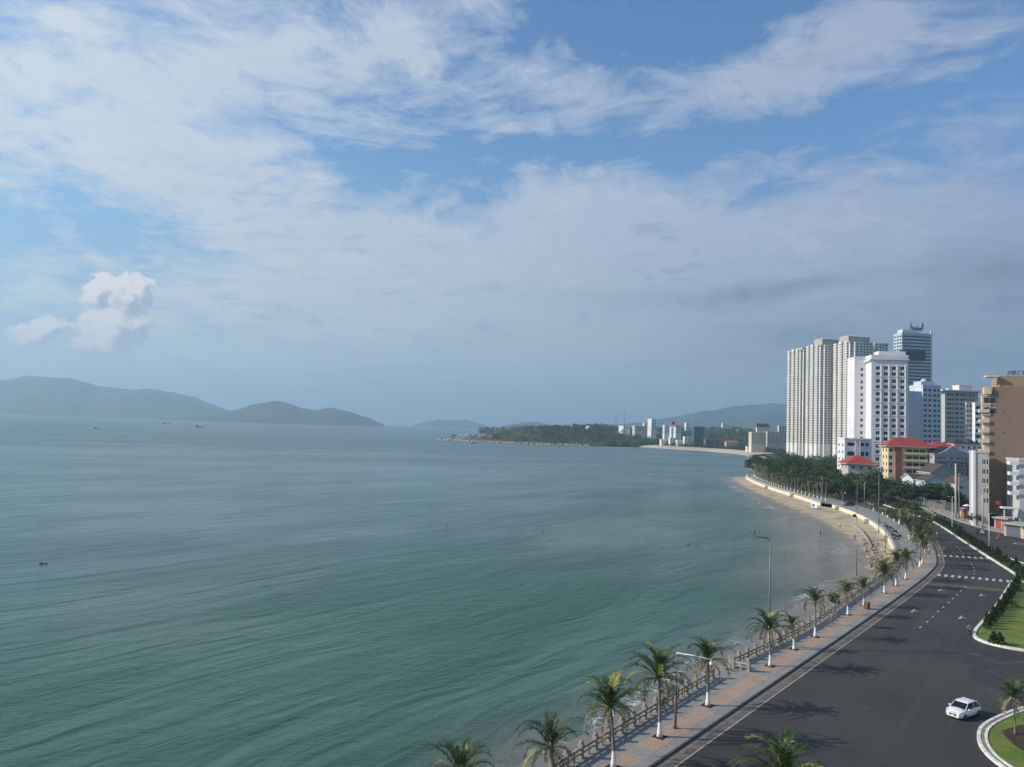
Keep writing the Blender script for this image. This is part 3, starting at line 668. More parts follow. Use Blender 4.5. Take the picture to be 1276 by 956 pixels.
PX=[((560,1028),(573,962),CR[5],.95,'coconut palm whose crown rises alone over the water at the bottom edge of the photo',.4,.17),
 ((690,985),(686,930),CR[1],1.0,'coconut palm whose ragged crown stands against the white foam beside the nearest balustrade',1.1,.19),
 ((764.5,956),(760.5,880),CR[0],1.12,'coconut palm with pale windblown fronds on its left, its base at the bottom edge',2.0,.16),
 ((822,918),(821,843),CR[2],1.12,'coconut palm just left of the camera pole with a yellow green hanging frond',.2,.17),
 ((882,879),(881.5,823),CR[3],1.02,'coconut palm standing right of the camera arm beside the gap in the balustrade',3.3,.17),
 ((959.7,829.7),(958,783),CR[4],1.02,'coconut palm in front of the tall green lamp post',4.3,.16),
 ((989.4,809),(987,779),CRS[0],.85,'small thin palm with a flared white base right of the tall green lamp post',1.7,.15),
 ((1015.8,793.6),(1016,749),CR[5],.9,'slender coconut palm with sparse upright fronds between the small palm and the staked young tree',.9,.16),
 ((1056.6,766),(1055,737),CR[0],.85,'coconut palm just right of the staked young tree',2.9,.16),
 ((1076.5,754.7),(1076.5,732),CR[1],.8,'short coconut palm beside the brown litter bin',5.1,.16),
 ((1102,739),(1102,714),CR[2],1.0,'coconut palm second beyond the brown litter bin with wide drooping fronds',.6,.16),
 ((1116.6,730),(1117.4,699),CR[3],.95,'coconut palm left of the palm with the lone outstretched frond',3.6,.16),
 ((1128.6,721.5),(1129,696.5),CR[4],1.0,'coconut palm with a long frond reaching over the pavement where the road narrows',5.6,.16)]
for b,a,c,s,l,rz,r_ in PX: palm_px(b,a,c,s,l,rz,r_)
FARP=[((1146.5,706.7),(1148,672),'tallest palm of the dense clump where the kerb bends'),((1149,703),(1152,680),'leaning palm just behind the tallest one in the clump where the kerb bends'),((1150.7,696),(1146,664),'palm with grey fronds in the middle of the dense clump where the kerb bends'),
 ((1152.5,690),(1158,668),'palm overhanging the kerb at the right side of the dense clump'),((1154,684),(1150,654),'palm near the back of the dense clump where the kerb bends'),((1156,677),(1160,652),'palm at the back right of the clump beside the carriageway tip'),
 ((1137.7,665),(1136,640),'palm behind the clump at the edge of the plaza'),((1146,667),(1142,636),'palm with a pale crown rising above the back of the clump'),((1133,671),(1131,655),'short palm by the white bollard on the plaza edge'),((1120.7,651.8),(1122,634),'palm above the green garden hedge'),
 ((1088.6,636.5),(1088,623),'palm with a bright white base at the far end of the plaza'),((1128,654),(1127,633),'palm in the garden between the hedge and the road')]
for i,(b,a,l) in enumerate(FARP): palm_px(b,a,CRF[i%4],.95+.12*(i%3),l,i*1.3,.2,group='palms around the bend of the road')

# camera-side palms whose crowns reach into the bottom of the view
palm(Vector((17.6,49.0,.15)),6.6,(.1,0),CR[2],1.0,'large green palm crown rising from the bottom edge over the road',rz=1.0,group='palms on the near verge',name='coconut_palm',painted=False)
palm(Vector((14.4,47.5,.15)),5.4,(0,0),CR[4],.8,'lower palm crown just left of the large green crown at the bottom edge',rz=2.0,group='palms on the near verge',painted=False)

# small palms on the lower right island
b=G(1265,914.5,.19); T=V(1263,868,b.y)
palm(b,T.z-.19,(T.x-b.x,0),CRS[1],1.05,'small thin palm with purple brown fronds on the lower right grass island',painted=False,group='palms on the corner island',rz=.8,r=.09)
palm(Vector((54.5,77.6,.19)),4.4,(0,0),CRS[0],1.1,'palm at the right edge with one frond reaching into view above the grass island',painted=False,group='palms on the corner island',rz=2.1,r=.11)

# broadleaf crowns made of leaf cards
def cards(mb,c,r,n,rng,sz,flat=.75,mi=0):
    for _ in range(n):
        while True:
            d=Vector((rng.uniform(-1,1),rng.uniform(-1,1),rng.uniform(-1,1)))
            if .15<d.length<1: break
        d=d.normalized()*(d.length**.45); p=Vector(c)+Vector((d.x*r,d.y*r,d.z*r*flat))
        nrm=(d+Vector((rng.uniform(-1,1),rng.uniform(-1,1),rng.uniform(-.6,1.2)))*.9).normalized()
        u=nrm.cross(Vector((rng.uniform(-1,1),rng.uniform(-1,1),rng.uniform(-1,1)))).normalized(); v=nrm.cross(u); s=sz*rng.uniform(.6,1.3)
        k=len(mb.v); mb.v+=[tuple(p+u*s*.5),tuple(p+v*s*.32),tuple(p-u*s*.5),tuple(p-v*s*.32)]; mb.f.append((k,k+1,k+2,k+3)); mb.mi.append(mi); mb.sm.append(False)
LF=[leafmat('dark_foliage',(.014,.030,.008),(.034,.060,.014)),leafmat('mid_foliage',(.032,.062,.014),(.075,.115,.028)),leafmat('olive_foliage',(.05,.065,.02),(.10,.11,.035))]
def btree_meshes(seed,R_,Hh,trunkh,mi=0,nc=16,per=95,sz=.55,layered=False):
    rng=random.Random(seed); cr=MB(); tr=MB(); tr.tube([(0,0,-.2),(0.1,0,trunkh*.6),(0,.1,trunkh*1.1)],[.30,.22,.16],7)
    for i in range(nc):
        a=rng.uniform(0,2*PI); rr=R_*math.sqrt(rng.random())*.78; z=trunkh+Hh*(rng.random()**.8)*(1-.45*(rr/R_)**2)
        if layered: z=trunkh+Hh*round(rng.random()*3)/3*(1-.3*rr/R_)
        p=(rr*cos(a),rr*sin(a),z); cards(cr,p,R_*rng.uniform(.26,.42),per,rng,sz,.45 if layered else .8)
        tr.tube([(0,.05,trunkh*rng.uniform(.7,1)),(p[0]*.5,p[1]*.5,trunkh+(z-trunkh)*.4),(p[0],p[1],z)],[.11,.07,.03],4,cap=False)
    return tr.mesh('trunk',BK),cr.mesh('crown',LF[mi])
BT=[btree_meshes(101,4.6,5.2,2.8,0),btree_meshes(102,5.2,4.6,3.0,0,18,100,.6,True),btree_meshes(103,4.0,5.8,2.6,1),btree_meshes(104,4.8,4.4,2.6,0,18,95,.6,True),btree_meshes(105,3.6,4.2,2.2,2),btree_meshes(106,4.4,5.0,2.4,1,16,95)]
def tree(p,k,sc,label,group,zs=1.0,name='broadleaf_tree',rz=None):
    o=empty(name,p,(p.x*1.7+p.y)%6.28 if rz is None else rz,label,'tree',group); o.scale=(sc,sc,sc*zs); link('trunk',BT[k][0],o); link('crown',BT[k][1],o); return o
rng=random.Random(5)
# seafront park: rows of trees between the promenade and the road
pk=[]
Wp=resample(WALL_D,200)
def park(nrow,off,step,ph):
    P=offset(Wp,-off); s=0; last=-ph
    for i in range(1,len(P)):
        s+=(P[i]-P[i-1]).length
        if s-last>=step: last=s; pk.append((P[i]+Vector((rng.uniform(-1.5,1.5),rng.uniform(-1.5,1.5))),nrow))
park(1,13,8.5,4); park(2,21,9,0); park(3,30,10,5); park(4,40,11,2)
pk=[(p,o) for p,o in pk if p.y>338]
pk+= [(Vector(p),5) for p in [(176,556),(190,566),(186,585),(204,592),(200,620),(216,640),(225,610),(212,670)]]
cnt={}
ROW={1:'front row nearest the palms',2:'second row back from the palms',3:'third row back from the palms',4:'rear row beside the road',5:'clump on the cape tip'}
for i,(p,o) in enumerate(pk):
    cnt[o]=cnt.get(o,-1)+1
    tree(Vector((p.x,p.y,0)),[0,1,3,2,0,5][(i*7)%6],rng.uniform(1.05,1.45)*(1.1 if p.y>470 else 1.0),'%s park tree from the plaza end, in the %s'%(ordw(cnt[o]),ROW[o]),'trees of the seafront park',rng.uniform(.9,1.15))
# palms with white trunks along the far promenade
P=offset(Wp,-5.2); s=0; last=-5; k=0
for i in range(1,len(P)):
    s+=(P[i]-P[i-1]).length
    if s-last>=6.2 and P[i].y>340:
        last=s; h=rng.uniform(5.5,8.2) if P[i].y<450 else rng.uniform(8,10.5)
        palm(Vector((P[i].x,P[i].y,.1)),h,(rng.uniform(-.6,.4),rng.uniform(-.4,.4)),CRF[k%4],rng.uniform(.9,1.1),'%s white trunked palm of the far promenade row, counted from the plaza'%ordw(k),'white trunked palms along the far promenade',rz=k*1.1,r=.22); k+=1
# garden hedge mass by the plaza
Hd=[(1093,634,2,.42),(1102,641,5,.42),(1110,643,2,.5),(1117,648,5,.48),(1124,651,2,.5),(1131,655,5,.45),(1112,634,5,.5),(1120,640,2,.52),(1130,645,5,.5),(1138,652,2,.45),(1141,645,0,.5),(1128,636,0,.6),(1144,640,0,.5)]
for i,(x,y,k_,s) in enumerate(Hd):
    p=G(x,y,.05); tree(p,k_,s,'rounded green bush in the garden right of the plaza, %s from the sea'%ordw(i),'bushes in the garden by the plaza',.62,name='garden_bush')
# trees in front of the low houses and inland
TI=[((1146,632),1,.8),((1156,631.5),0,.85),((1166,632),1,.9),((1178,633),3,.8),((1187,634),0,.8),((1137,631),0,.9),((1172,631),0,.75),((1124,630),3,.9),((1100,617),1,1.05),((1116,618),3,1.1),((1130,620),0,1.0),((1146,622),2,.95),((1085,614),0,1.1),((1068,612),3,1.1),((1053,608),0,1.15),((1040,604),1,1.2),
    ((1112,608),5,.9),((1132,609),2,.9),((1098,602),0,1.0),((1064,598),1,1.1)]
for i,((x,y),k_,s) in enumerate(TI):
    tree(G(x,y),k_,s*1.42,'dark spreading tree before the red roofed buildings, %s of them from the right'%ordw([1,0,0,0,0,0][0] if False else sorted(range(len(TI)),key=lambda j:-TI[j][0][0]).index(i)),'trees in front of the red roofed buildings',.95)
CON=[((1094,606),.75),((1101.5,607),.75),((1118,606),.7)]
def conifer_meshes(seed,h,r,n,sz,mi=0):
    rng=random.Random(seed); c=MB(); t=MB(); t.tube([(0,0,-.1),(0,0,h*.9)],[.05+h*.012,.02],6)
    for _ in range(n):
        z=h*(rng.random()**.85); rr=r*(1-z/h)**.75*rng.uniform(.55,1.08)*(.9+.15*sin(z*7/h*2)); a=rng.uniform(0,2*PI); cards(c,(rr*cos(a),rr*sin(a),z+.1),.12*r,1,rng,sz)
    return t.mesh('trunk',BK),c.mesh('crown',LF[mi])
CM=[conifer_meshes(1,1.9,.75,900,.22),conifer_meshes(2,2.3,.72,950,.22),conifer_meshes(3,1.5,.8,800,.22)]; BIGC=conifer_meshes(9,9,2.6,1500,.8)
for i,((x,y),s) in enumerate(CON):
    o=empty('conifer',G(x,y),i,['dark conifer left of the cream and red apartment block','taller dark conifer nearest the corner of the cream apartment block','dark conifer in front of the brick pillar of the apartment block'][i],'tree','conifers beside the apartment block'); o.scale=(s,s,s*1.15); link('trunk',BIGC[0],o); link('crown',BIGC[1],o)
# street trees on the far pavement
for i,(p,k_,s) in enumerate([(G(1216,655),1,.62),(G(1236,655),3,.68),(G(1244,652),0,.6)]):
    tree(p,k_,s,['flat topped street tree left of the concrete power pole','wide street tree in front of the brown hotel wall','dark street tree beside the pink shopfront'][i],'street trees on the far pavement',.85)
# clipped conifers on the median
def shrub(p,k_,s,label,group='clipped conifers along the white kerb'):
    o=empty('clipped_conifer',p,p.x,label,'shrub',group); o.scale=(s,s,s); link('trunk',CM[k_%3][0],o); link('crown',CM[k_%3][1],o)
near=resample([p for p in MEDB if p.y>112],400); s=0; last=-9; k=0
P=offset(near,1.35)
for i in range(1,len(P)):
    s+=(P[i]-P[i-1]).length
    if s-last>=2.1 and P[i].y<157 and P[i].y>116.5: last=s; shrub(Vector((P[i].x,P[i].y,.19)),k,0.86+.10*(k%3),'clipped dark conifer beside the lawn, %s from the crosswalk end'%ordw(k),'clipped conifers beside the lawn'); k+=1
for i,(x,y) in enumerate([(1238.5,802),(1246,803.5)]): shrub(G(x,y,.19),2,1.05,['left of the two rounded dark shrubs standing alone on the lawn tip','right of the two rounded dark shrubs standing alone on the lawn tip'][i],'pair of shrubs on the lawn tip')
far_=resample([p for p in MED if p.y>160],700); k=0
for off_,st in ((1.4,2.3),(2.9,2.6)):
    P=offset(list(reversed(far_)),-off_); s=0; last=-9; kk=0
    for i in range(1,len(P)):
        s+=(P[i]-P[i-1]).length
        if s-last>=st and 161<P[i].y<300: last=s; shrub(Vector((P[i].x,P[i].y,.19)),k,rng.uniform(.6,1.0),'%s shrub from the crosswalk end in the %s row of the median hedge'%(ordw(kk),'nearer' if off_<2 else 'farther'),'shrubs of the median hedge'); k+=1; kk+=1
# round bushes, brighter green
for i,(x,y,s) in enumerate([(1222,683,.2),(1254,707,.26),(1268,712,.24),(1180,658,.22),(1262,757,.26),(1272,737,.3),(1270,722,.28)]):
    tree(G(x,y,.19),5 if i!=4 else 2,s,'round bright green bush on the median, %s from the far end'%ordw([1,2,4,0,6,5,3][i]),'bright bushes on the median',.62,name='round_bush')
# young staked tree
o=empty('young_tree',G(1038.6,779,PH),0,'young staked tree with two wooden props beside the balustrade','tree'); T=V(1038,745,o.location.y)
h=T.z-PH; mb=MB(); mb.tube([(0,0,0),(.05,0,h*.6),(0,0,h)],[.06,.05,.03],6); mb.build('trunk',BK,o)
mb=MB(); r_=random.Random(3)
for q in range(6): cards(mb,(r_.uniform(-.8,.8),r_.uniform(-.6,.6),h+r_.uniform(-.5,.6)),.45,60,r_,.28)
mb.build('crown',LF[1],o)
for sx in (-1,1):
    mb=MB(); mb.tube([(sx*.75,sx*.3,0),(0.02,0,h*.62)],.04,5); mb.build('prop',mat('timber_prop',(.33,.27,.2),.8),o)

# ------------------------------------------------------------ balustrades
BST=mat('balustrade_stone',(.33,.295,.25),.9,.3,3,.015,streak=.5)
mb=MB(); mb.box((0,0,.55),(.36,.36,1.1)); mb.box((0,0,1.12),(.46,.46,.08)); mb.ball((0,0,1.29),.21,8,5); POSTM=mb.mesh('post',BST)
mb=MB(); mb.box((0,0,.36),(.20,.17,.72)); BALM=mb.mesh('baluster',BST)
def balustrade(name,P,label,step=2.35,ends=True,postm=POSTM,balm=BALM,zr=((.82,.20,.22),(.42,.15,.16)),zb=PH,m=BST,group=None,nb=1):
    L=plen(P); n=max(1,round(L/step)); Q=resample(P,n+1)
    o=empty(name,(Q[0].x,Q[0].y,zb),0,label,'balustrade',group)
    for i,q in enumerate(Q):
        t_=(Q[min(i+1,n)]-Q[max(i-1,0)]); a=math.atan2(t_.y,t_.x); l=link('post',postm,o,(q.x-Q[0].x,q.y-Q[0].y,0),a)
    for (z,w_,h) in zr:
        mb=MB()
        for a,b in zip(Q,Q[1:]):
            c=(a+b)/2-Q[0]; mb.box((c.x,c.y,z),((b-a).length,w_,h),rz=math.atan2((b-a).y,(b-a).x))
        mb.build('rail',m,o)
    if balm:
        for a,b in zip(Q,Q[1:]):
            for j in range(nb):
                c=a.lerp(b,(j+1)/(nb+1))-Q[0]; link('baluster',balm,o,(c.x,c.y,0),math.atan2((b-a).y,(b-a).x))
    return o
GB='stone balustrades along the sea'
balustrade('balustrade',offset([Vector((-8,45.8)),Vector((5.2,65.5))]+WALL_A[3:],-.45),'nearest run of weathered stone balustrade, ending at the beach steps',group=GB)
balustrade('balustrade',offset(WALL_B,-.45),'long run of weathered stone balustrade from the steps to the beach curve',group=GB)
a=offset(WALL_B,-.45)[0]; balustrade('balustrade',[a+Vector((.3,-.25)),a+Vector((1.75,-1.45))],'short return of stone balustrade standing on the tan concrete block',1.6,group=GB)
mb=MB(); mb.box((0,0,.44),(.2,.2,.88)); mb.box((0,0,.9),(.26,.26,.08)); RPM=mb.mesh('post',mat('rail_post_paint',(.50,.49,.46),.7,.15))
balustrade('promenade_railing',offset(WALL_C[1:],-.3),'dark topped railing on the cream wall around the plaza',2.0,postm=RPM,balm=None,zr=((.82,.08,.08),(.45,.05,.05)),m=mat('rail_iron',(.10,.10,.10),.5),group=None)
mb=MB(); mb.box((0,0,.45),(.28,.28,.9)); mb.ball((0,0,1.0),.17,6,4); WPM=mb.mesh('post',mat('white_post_paint',(.62,.60,.55),.7,.2))
balustrade('promenade_railing',offset(WALL_D+CAPE[:8],-.35),'pale concrete railing along the far promenade to the cape',2.6,postm=WPM,balm=None,zr=((.78,.12,.12),(.42,.1,.1)),m=mat('pale_rail',(.50,.47,.40),.8),zb=.1)
# steps and block at the gap
TAN=mat('tan_render',(.36,.29,.20),.9,.3,.8,.02,streak=.6)
o=empty('beach_steps',(27.0,93.2,-1.2),R(-38),'tan concrete steps and block in the gap of the balustrade','steps')
mb=MB(); mb.box((.2,.2,.35),(2.1,1.7,2.0)); mb.build('block',TAN,o)
mb=MB()
for i in range(6): mb.box((-1.9,1.0+i*.42,1.12-i*.32-.9),(2.0,.42,1.8))
mb.build('stair',mat('step_concrete',(.27,.25,.22),.9,.3,1,.02),o)

# ------------------------------------------------------------ poles and lamps
GREENM=mat('green_steel',(.12,.20,.19),.45,.15,2,spec=.5); GSTEEL=mat('grey_steel',(.30,.32,.33),.5,.12,2,metal=.3); CPOLE=mat('pole_concrete',(.46,.42,.36),.9,.2,1.5,.01); DARKM=mat('dark_metal',(.03,.03,.035),.5,.1); WHITEM=mat('white_metal_paint',(.72,.72,.70),.5,.1)
RUST=mat('red_brown_paint',(.17,.085,.06),.7,.3,2)
def lamp(b,top,label,arms=((-1,0,1.3),),m=GREENM,zb=PH,r=.11,group='street lamps',hd=(.75,.26,.12),cat='street lamp',name='street_lamp',pale=0):
    B=G(*b,zb); T=V(top[0],top[1],B.y); h=T.z-zb
    o=empty(name,B,0,label,cat,group)
    mb=MB(); mb.tube([(0,0,0),(0,0,h*.5),(0,0,h)],[r,r*.75,r*.5],8); mb.box((0,0,.12),(r*3.4,r*3.4,.24)); mb.build('pole',m,o)
    if pale: mb=MB(); mb.tube([(0,0,.2),(0,0,pale)],[r*1.08,r*1.0],8); mb.build('pole_base',WHITEM,o)
    for (ax,ay,l) in arms:
        mb=MB(); mb.tube([(0,0,h-.25),(ax*l*.4,ay*l*.4,h+.02),(ax*l,ay*l,h+.10)],[.05,.045,.035],6); mb.build('arm',m,o)
        mb=MB(); mb.box((0,0,0),hd,taper=.8); mb.build('lamp_head',DARKM,o,(ax*(l+.3),ay*(l+.3),h+.13),math.atan2(ay,ax))
    return o
lamp((958.3,806),(962.3,671.5),'tall green lamp post with two dark heads pointing at the sea',((-.9,.3,.5),(-.95,.2,1.15)),r=.15,pale=4.2)
o=lamp((1067,716.6),(1066.4,643.5),'grey flood light pole at the inner curve of the beach',((-1,0,.15),),m=GSTEEL,r=.16,hd=(.6,.5,.55))
lamp((1095,663),(1096,587),'tall thin lamp pole on the plaza edge behind the parked motorbikes',((-1,.2,1.0),(1,-.2,1.0)),r=.13)
lamp((1103.7,684),(1103.5,624),'lamp pole at the sea wall above the rock pile',((-1,.1,.9),),r=.12)
lamp((1068,640),(1068.5,598),'lamp pole standing beside the parked van',((-1,.1,1.2),(1,-.1,1.2)),r=.13)
lamp((1024.5,627),(1024,592),'green lamp pole behind the blue beach sign',((-1,.1,1.2),),r=.13)
lamp((1077,634),(1077,601),'gallows shaped lamp pole right of the van',((1,.1,4.5),),m=GSTEEL,r=.12)
lamp((1098.6,615),(1098.5,582),'pale lamp pole in front of the cream apartment block',((-1,.1,1.0),),m=CPOLE,r=.2)
lamp((1094.8,613),(1095,585),'pale lamp pole just left of its twin by the apartment block',((1,-.1,.8),),m=CPOLE,r=.2)
lamp((1186.5,661),(1186.8,619),'white lamp pole with two arms in the median hedge',((-1,.2,1.6),(1,-.2,1.6)),m=WHITEM,zb=.19,r=.11)
lamp((1232.6,681),(1234.3,640),'white lamp pole with one curved arm at the median near the shops',((1,.2,2.2),),m=WHITEM,zb=.19,r=.12)
def power(b,top,label,bars=2,r=.2):
    B=G(*b,.13); T=V(top[0],top[1],B.y); h=T.z-.13; o=empty('power_pole',B,.2,label,'power pole','concrete power poles')
    mb=MB(); mb.tube([(0,0,0),(0,0,h)],[r*1.2,r*.75],8); mb.build('pole',CPOLE,o)
    for i in range(bars):
        mb=MB(); mb.box((0,0,0),(2.4,.12,.12)); [mb.tube([(x,0,.05),(x,0,.3)],.06,5) for x in (-1.05,-.5,.5,1.05)]; mb.build('cross_arm',GSTEEL,o,(0,.16,h-.4-i*1.1))
    return o
P1=power((1191,646),(1193,578),'thick concrete power pole in front of the pale blue gable',0,.34); power((1195.2,646),(1195.4,590),'thinner concrete power pole just behind the thick one',1,.2)
P2=power((1224.4,660),(1225,604),'concrete power pole with cross arms in front of the beige hotel wing',3,.22); P3=power((1142,624),(1142,589),'pale concrete pole among the trees left of the brown roofed houses',0,.3)
# overhead cables
def cable(a,b,sag,label,r=.025):
    mb=MB(); pts=[]
    for i in range(15):
        t_=i/14; p=Vector(a).lerp(Vector(b),t_); p.z-=sag*4*t_*(1-t_); pts.append(p)
    mb.tube(pts,r,4,cap=False); return tag(mb.build('overhead_cable',DARKM),label,'cable','overhead cables')
def top(o,dz): b=o.location; z=max(v.co.z for v in o.children[0].data.vertices); return Vector((b.x,b.y,b.z+z-dz))
cable(top(P1,1.2),top(P2,1.6),1.2,'sagging black cable between the thick power pole and the cross arm pole')
cable(top(P2,1.0),top(P2,1.0)+Vector((-2,-52,-1)),1.3,'black cable running right out of the view from the cross arm pole')
# pole with long arm carrying a dome camera
B=G(841.5,907.6,PH); T=V(842,812,B.y); h=T.z-PH; o=empty('camera_pole',B,0,'brown and grey pole with a cabinet and a long white arm','camera pole')
mb=MB(); mb.tube([(0,0,0),(0,0,h*.52)],.11,8); mb.box((0,0,.06),(.4,.4,.12)); mb.build('pole_base',RUST,o)
mb=MB(); mb.tube([(0,0,h*.52),(0,0,h)],[.075,.055],8); mb.build('pole',GSTEEL,o)
mb=MB(); mb.box((-.26,-.05,h*.52),(.42,.34,.85)); mb.build('cabinet',mat('cabinet_cream',(.62,.58,.48),.6),o)
arm=V(887.6,822.5,B.y-2.0)-B; mb=MB(); mb.tube([(0,0,h-.12),(arm.x*.5,arm.y*.5,(h+arm.z)/2+.0),(arm.x,arm.y,arm.z)],[.06,.05,.045],8); a_=mb.build('arm',WHITEM,o)
mb=MB(); mb.tube([(0,0,0),(0,0,-.18)],.05,8); mb.lathe((0,0,-.5),[(.02,0),(.13,.06),(.16,.16),(.16,.32)],10); mb.build('dome_camera',WHITEM,a_,(arm.x-.1,arm.y,arm.z-.04))
# litter bin
o=empty('litter_bin',G(1080,759,PH),R(40),'square brown litter bin beside the palm on the pavement','bin')
BR=mat('bin_brown',(.13,.085,.06),.7,.2,3); mb=MB(); mb.box((0,0,.5),(.8,.7,1.0)); [mb.box((x,-.36,.5),(.05,.03,.85)) for x in (-.3,-.15,0,.15,.3)]; mb.build('body',BR,o)
mb=MB(); mb.box((0,0,1.06),(.9,.8,.12),taper=.85); mb.build('lid',BR,o)
# tree pits
PIT=mat('pit_soil',(.035,.025,.018),.95,.4,4)
for i,(b,*_) in enumerate(PX):
    p=G(*b,PH); mb=MB(); mb.box((0,0,0),(1.15,1.15,.012),rz=R(52)); o=mb.build('tree_pit',PIT,None,(p.x,p.y,PH+.004)); tag(o,kind='structure')
# bollards on the plaza edge
mb=MB(); mb.tube([(0,0,0),(0,0,.75)],[.3,.24],10); mb.ball((0,0,.8),.26,10,6); BOLM=mb.mesh('bollard',WPAINT)
for i,(x,y) in enumerate([(1133,672.5),(1137.7,668),(1120.7,654.5),(1114,650.5),(1100,642),(1106,645.5)]):
    tag(link('bollard',BOLM,None,G(x,y,PH)),'white round bollard on the plaza edge, %s from the far end'%ordw([5,4,3,2,0,1][i] if i<4 else [0,1][i-4]),'bollard','white bollards on the plaza edge')
mb=MB(); mb.tube([(0,0,0),(0,0,.7)],[.2,.16],8); mb.ball((0,0,.74),.17,8,5); b2=mb.mesh('bollard',WPAINT)
for i,(x,y) in enumerate([(1158,687),(1157.5,681),(1156,675),(1154,671)]): tag(link('bollard',b2,None,G(x,y,PH)),'small pale bollard by the kerb bend, %s from the near side'%ordw(i),'bollard','small bollards by the kerb bend')

# drain outlets in the cream wall and the blue sign
for i,(x,y) in enumerate([(954.6,606),(988.5,616),(1027,631),(1068,647),(1097,668)]):
    p=G(x,y,0); p=closest_on(WALL,p.to_2d()); k_=min(range(len(WALL)),key=lambda j:(WALL[j]-p).length); t_=(WALL[min(k_+1,len(WALL)-1)]-WALL[max(0,k_-1)]).normalized(); nrm=Vector((-t_.y,t_.x))
    o=empty('wall_buttress',(p.x+nrm.x*.5,p.y+nrm.y*.5,-2.0),math.atan2(t_.y,t_.x),'square stone outlet on the cream wall, %s from the cape'%ordw(i),'outlet','outlets on the cream sea wall')
    mb=MB(); mb.box((0,.2,1.0),(1.9,1.3,2.3)); mb.build('block',mat('outlet_stone',(.38,.34,.27),.9,.3,1,.03,streak=.6),o)
    mb=MB(); mb.box((0,.88,.7),(.9,.1,.9)); mb.build('opening',DARKM,o)
p=G(1018,629,-.1); o=empty('beach_sign',Vector((p.x-1.6,p.y-1,-1.4)),R(-62),'white and blue board standing against the cream wall','sign')
mb=MB(); mb.box((0,0,1.1),(3.0,.12,1.9)); mb.build('board',WHITEM,o); mb=MB(); mb.box((-.3,-.08,1.1),(1.5,.03,1.1)); mb.build('panel',mat('blue_panel',(.05,.16,.42),.5),o)
for sx in (-1,1): mb=MB(); mb.tube([(sx*1.2,.1,-.6),(sx*1.2,.1,.5)],.06,6); mb.build('post',GSTEEL,o)
# rocks by the inner curve
RK=mat('beach_rock',(.27,.225,.18),.9,.35,1.5,.05)
def rockmesh(n,area,smin,smax,seed,z):
    rng=random.Random(seed); mb=MB()
    for _ in range(n):
        x,y=area(rng); s=rng.uniform(smin,smax); k=len(mb.v); mb.ball((x,y,z(x,y)+s*.15),s,6,4,sc=(rng.uniform(.7,1.3),rng.uniform(.7,1.2),rng.uniform(.5,.9)))
        for i in range(k,len(mb.v)):
            v=Vector(mb.v[i]); h=hash((round(v.x*7),round(v.y*7),round(v.z*7)))%1000/1000; mb.v[i]=(v.x+(h-.5)*s*.5,v.y+(.5-h)*s*.4,v.z+(h-.5)*s*.4)
        for i in range(len(mb.sm)): pass
    mb.sm=[False]*len(mb.sm); return mb
def ar(r):
    t_=r.random(); a=G(1080,672,-1.7).lerp(G(1092,712,-1.7),t_); return a.x+r.uniform(-1,4.5),a.y+r.uniform(-2,2)
tag(rockmesh(260,ar,.25,.6,3,lambda x,y:-1.75).build('beach_rocks',RK),'loose grey brown rocks piled at the inner curve of the beach',kind='stuff')
def ar2(r):
    t_=r.random(); i=int(t_*(len(nearw)-1)); p=nearw[i]; return p.x+r.uniform(-1.2,.8),p.y+r.uniform(-.3,.6)
nearw=offset(resample([p for p in WALL if 60<p.y<175],300),1.2)
tag(rockmesh(420,ar2,.15,.42,4,lambda x,y:-2.2).build('shore_rubble',mat('dark_rubble',(.10,.09,.075),.9,.35,1.5,.05)),'dark rubble at the foot of the near sea wall',kind='stuff')

# ------------------------------------------------------------ buildings
def glassmat(name,c0,c1,rough=.12):
    m,t,b=newmat(name); r=t.n('ShaderNodeObjectInfo').outputs['Random']; i=t.n('ShaderNodeNewGeometry').outputs['Random Per Island']
    q=t.m('FRACT',t.m('ADD',t.m('MULTIPLY',r,7.0),t.m('MULTIPLY',i,3.0))); c=t.mix(t.mapr(q,.35,1.0),c0,c1); t.put(b.inputs['Base Color'],c); b.inputs['Roughness'].default_value=rough; b.inputs['Specular IOR Level'].default_value=.6; return m
GLS=glassmat('window_glass',(.010,.013,.018),(.075,.08,.085)); GTEAL=glassmat('teal_glass',(.015,.055,.065),(.05,.13,.14)); GPALE=glassmat('pale_glass',(.10,.14,.14),(.26,.32,.31)); FRW=mat('window_frame_white',(.62,.62,.60),.6,.05); FRD=mat('window_frame_dark',(.06,.06,.065),.5,.05)
WIN={}
def winmesh(w,h,style):
    k=(round(w,2),round(h,2),style)
    if k in WIN: return WIN[k]
    mb=MB(); mb.quad((0,.02,0),(w,.02,0),(w,.02,h),(0,.02,h),0)
    if 'f' in style:
        f=.09
        for (x,z,a,b_) in ((w/2,f/2,w,f),(w/2,h-f/2,w,f),(f/2,h/2,f,h-2*f),(w-f/2,h/2,f,h-2*f),(w/2,h/2,.07,h-2*f)): mb.box((x,-.01,z),(a,.05,b_),1)
    if 'm' in style:
        for kx in range(1,int(w/1.6)): mb.box((kx*w/int(w/1.6),-.01,h/2),(.09,.05,h),1)
    gm={'t':GTEAL,'p':GPALE}.get(style[0],GLS)
    WIN[k]=mb.mesh('window',[gm,FRD if 'd' in style else FRW]); return WIN[k]
def cols(width,n,w,margin=None,x0=0.0):
    if margin is None: margin=(width-n*w)/(n+1)*.8
    if n==1: return [(x0+(width-w)/2,x0+(width+w)/2)]
    st=(width-2*margin-w)/(n-1); return [(x0+margin+i*st,x0+margin+i*st+w) for i in range(n)]
def rows(z0,n,fh,sill,wh): return [(z0+i*fh+sill,z0+i*fh+sill+wh) for i in range(n)]
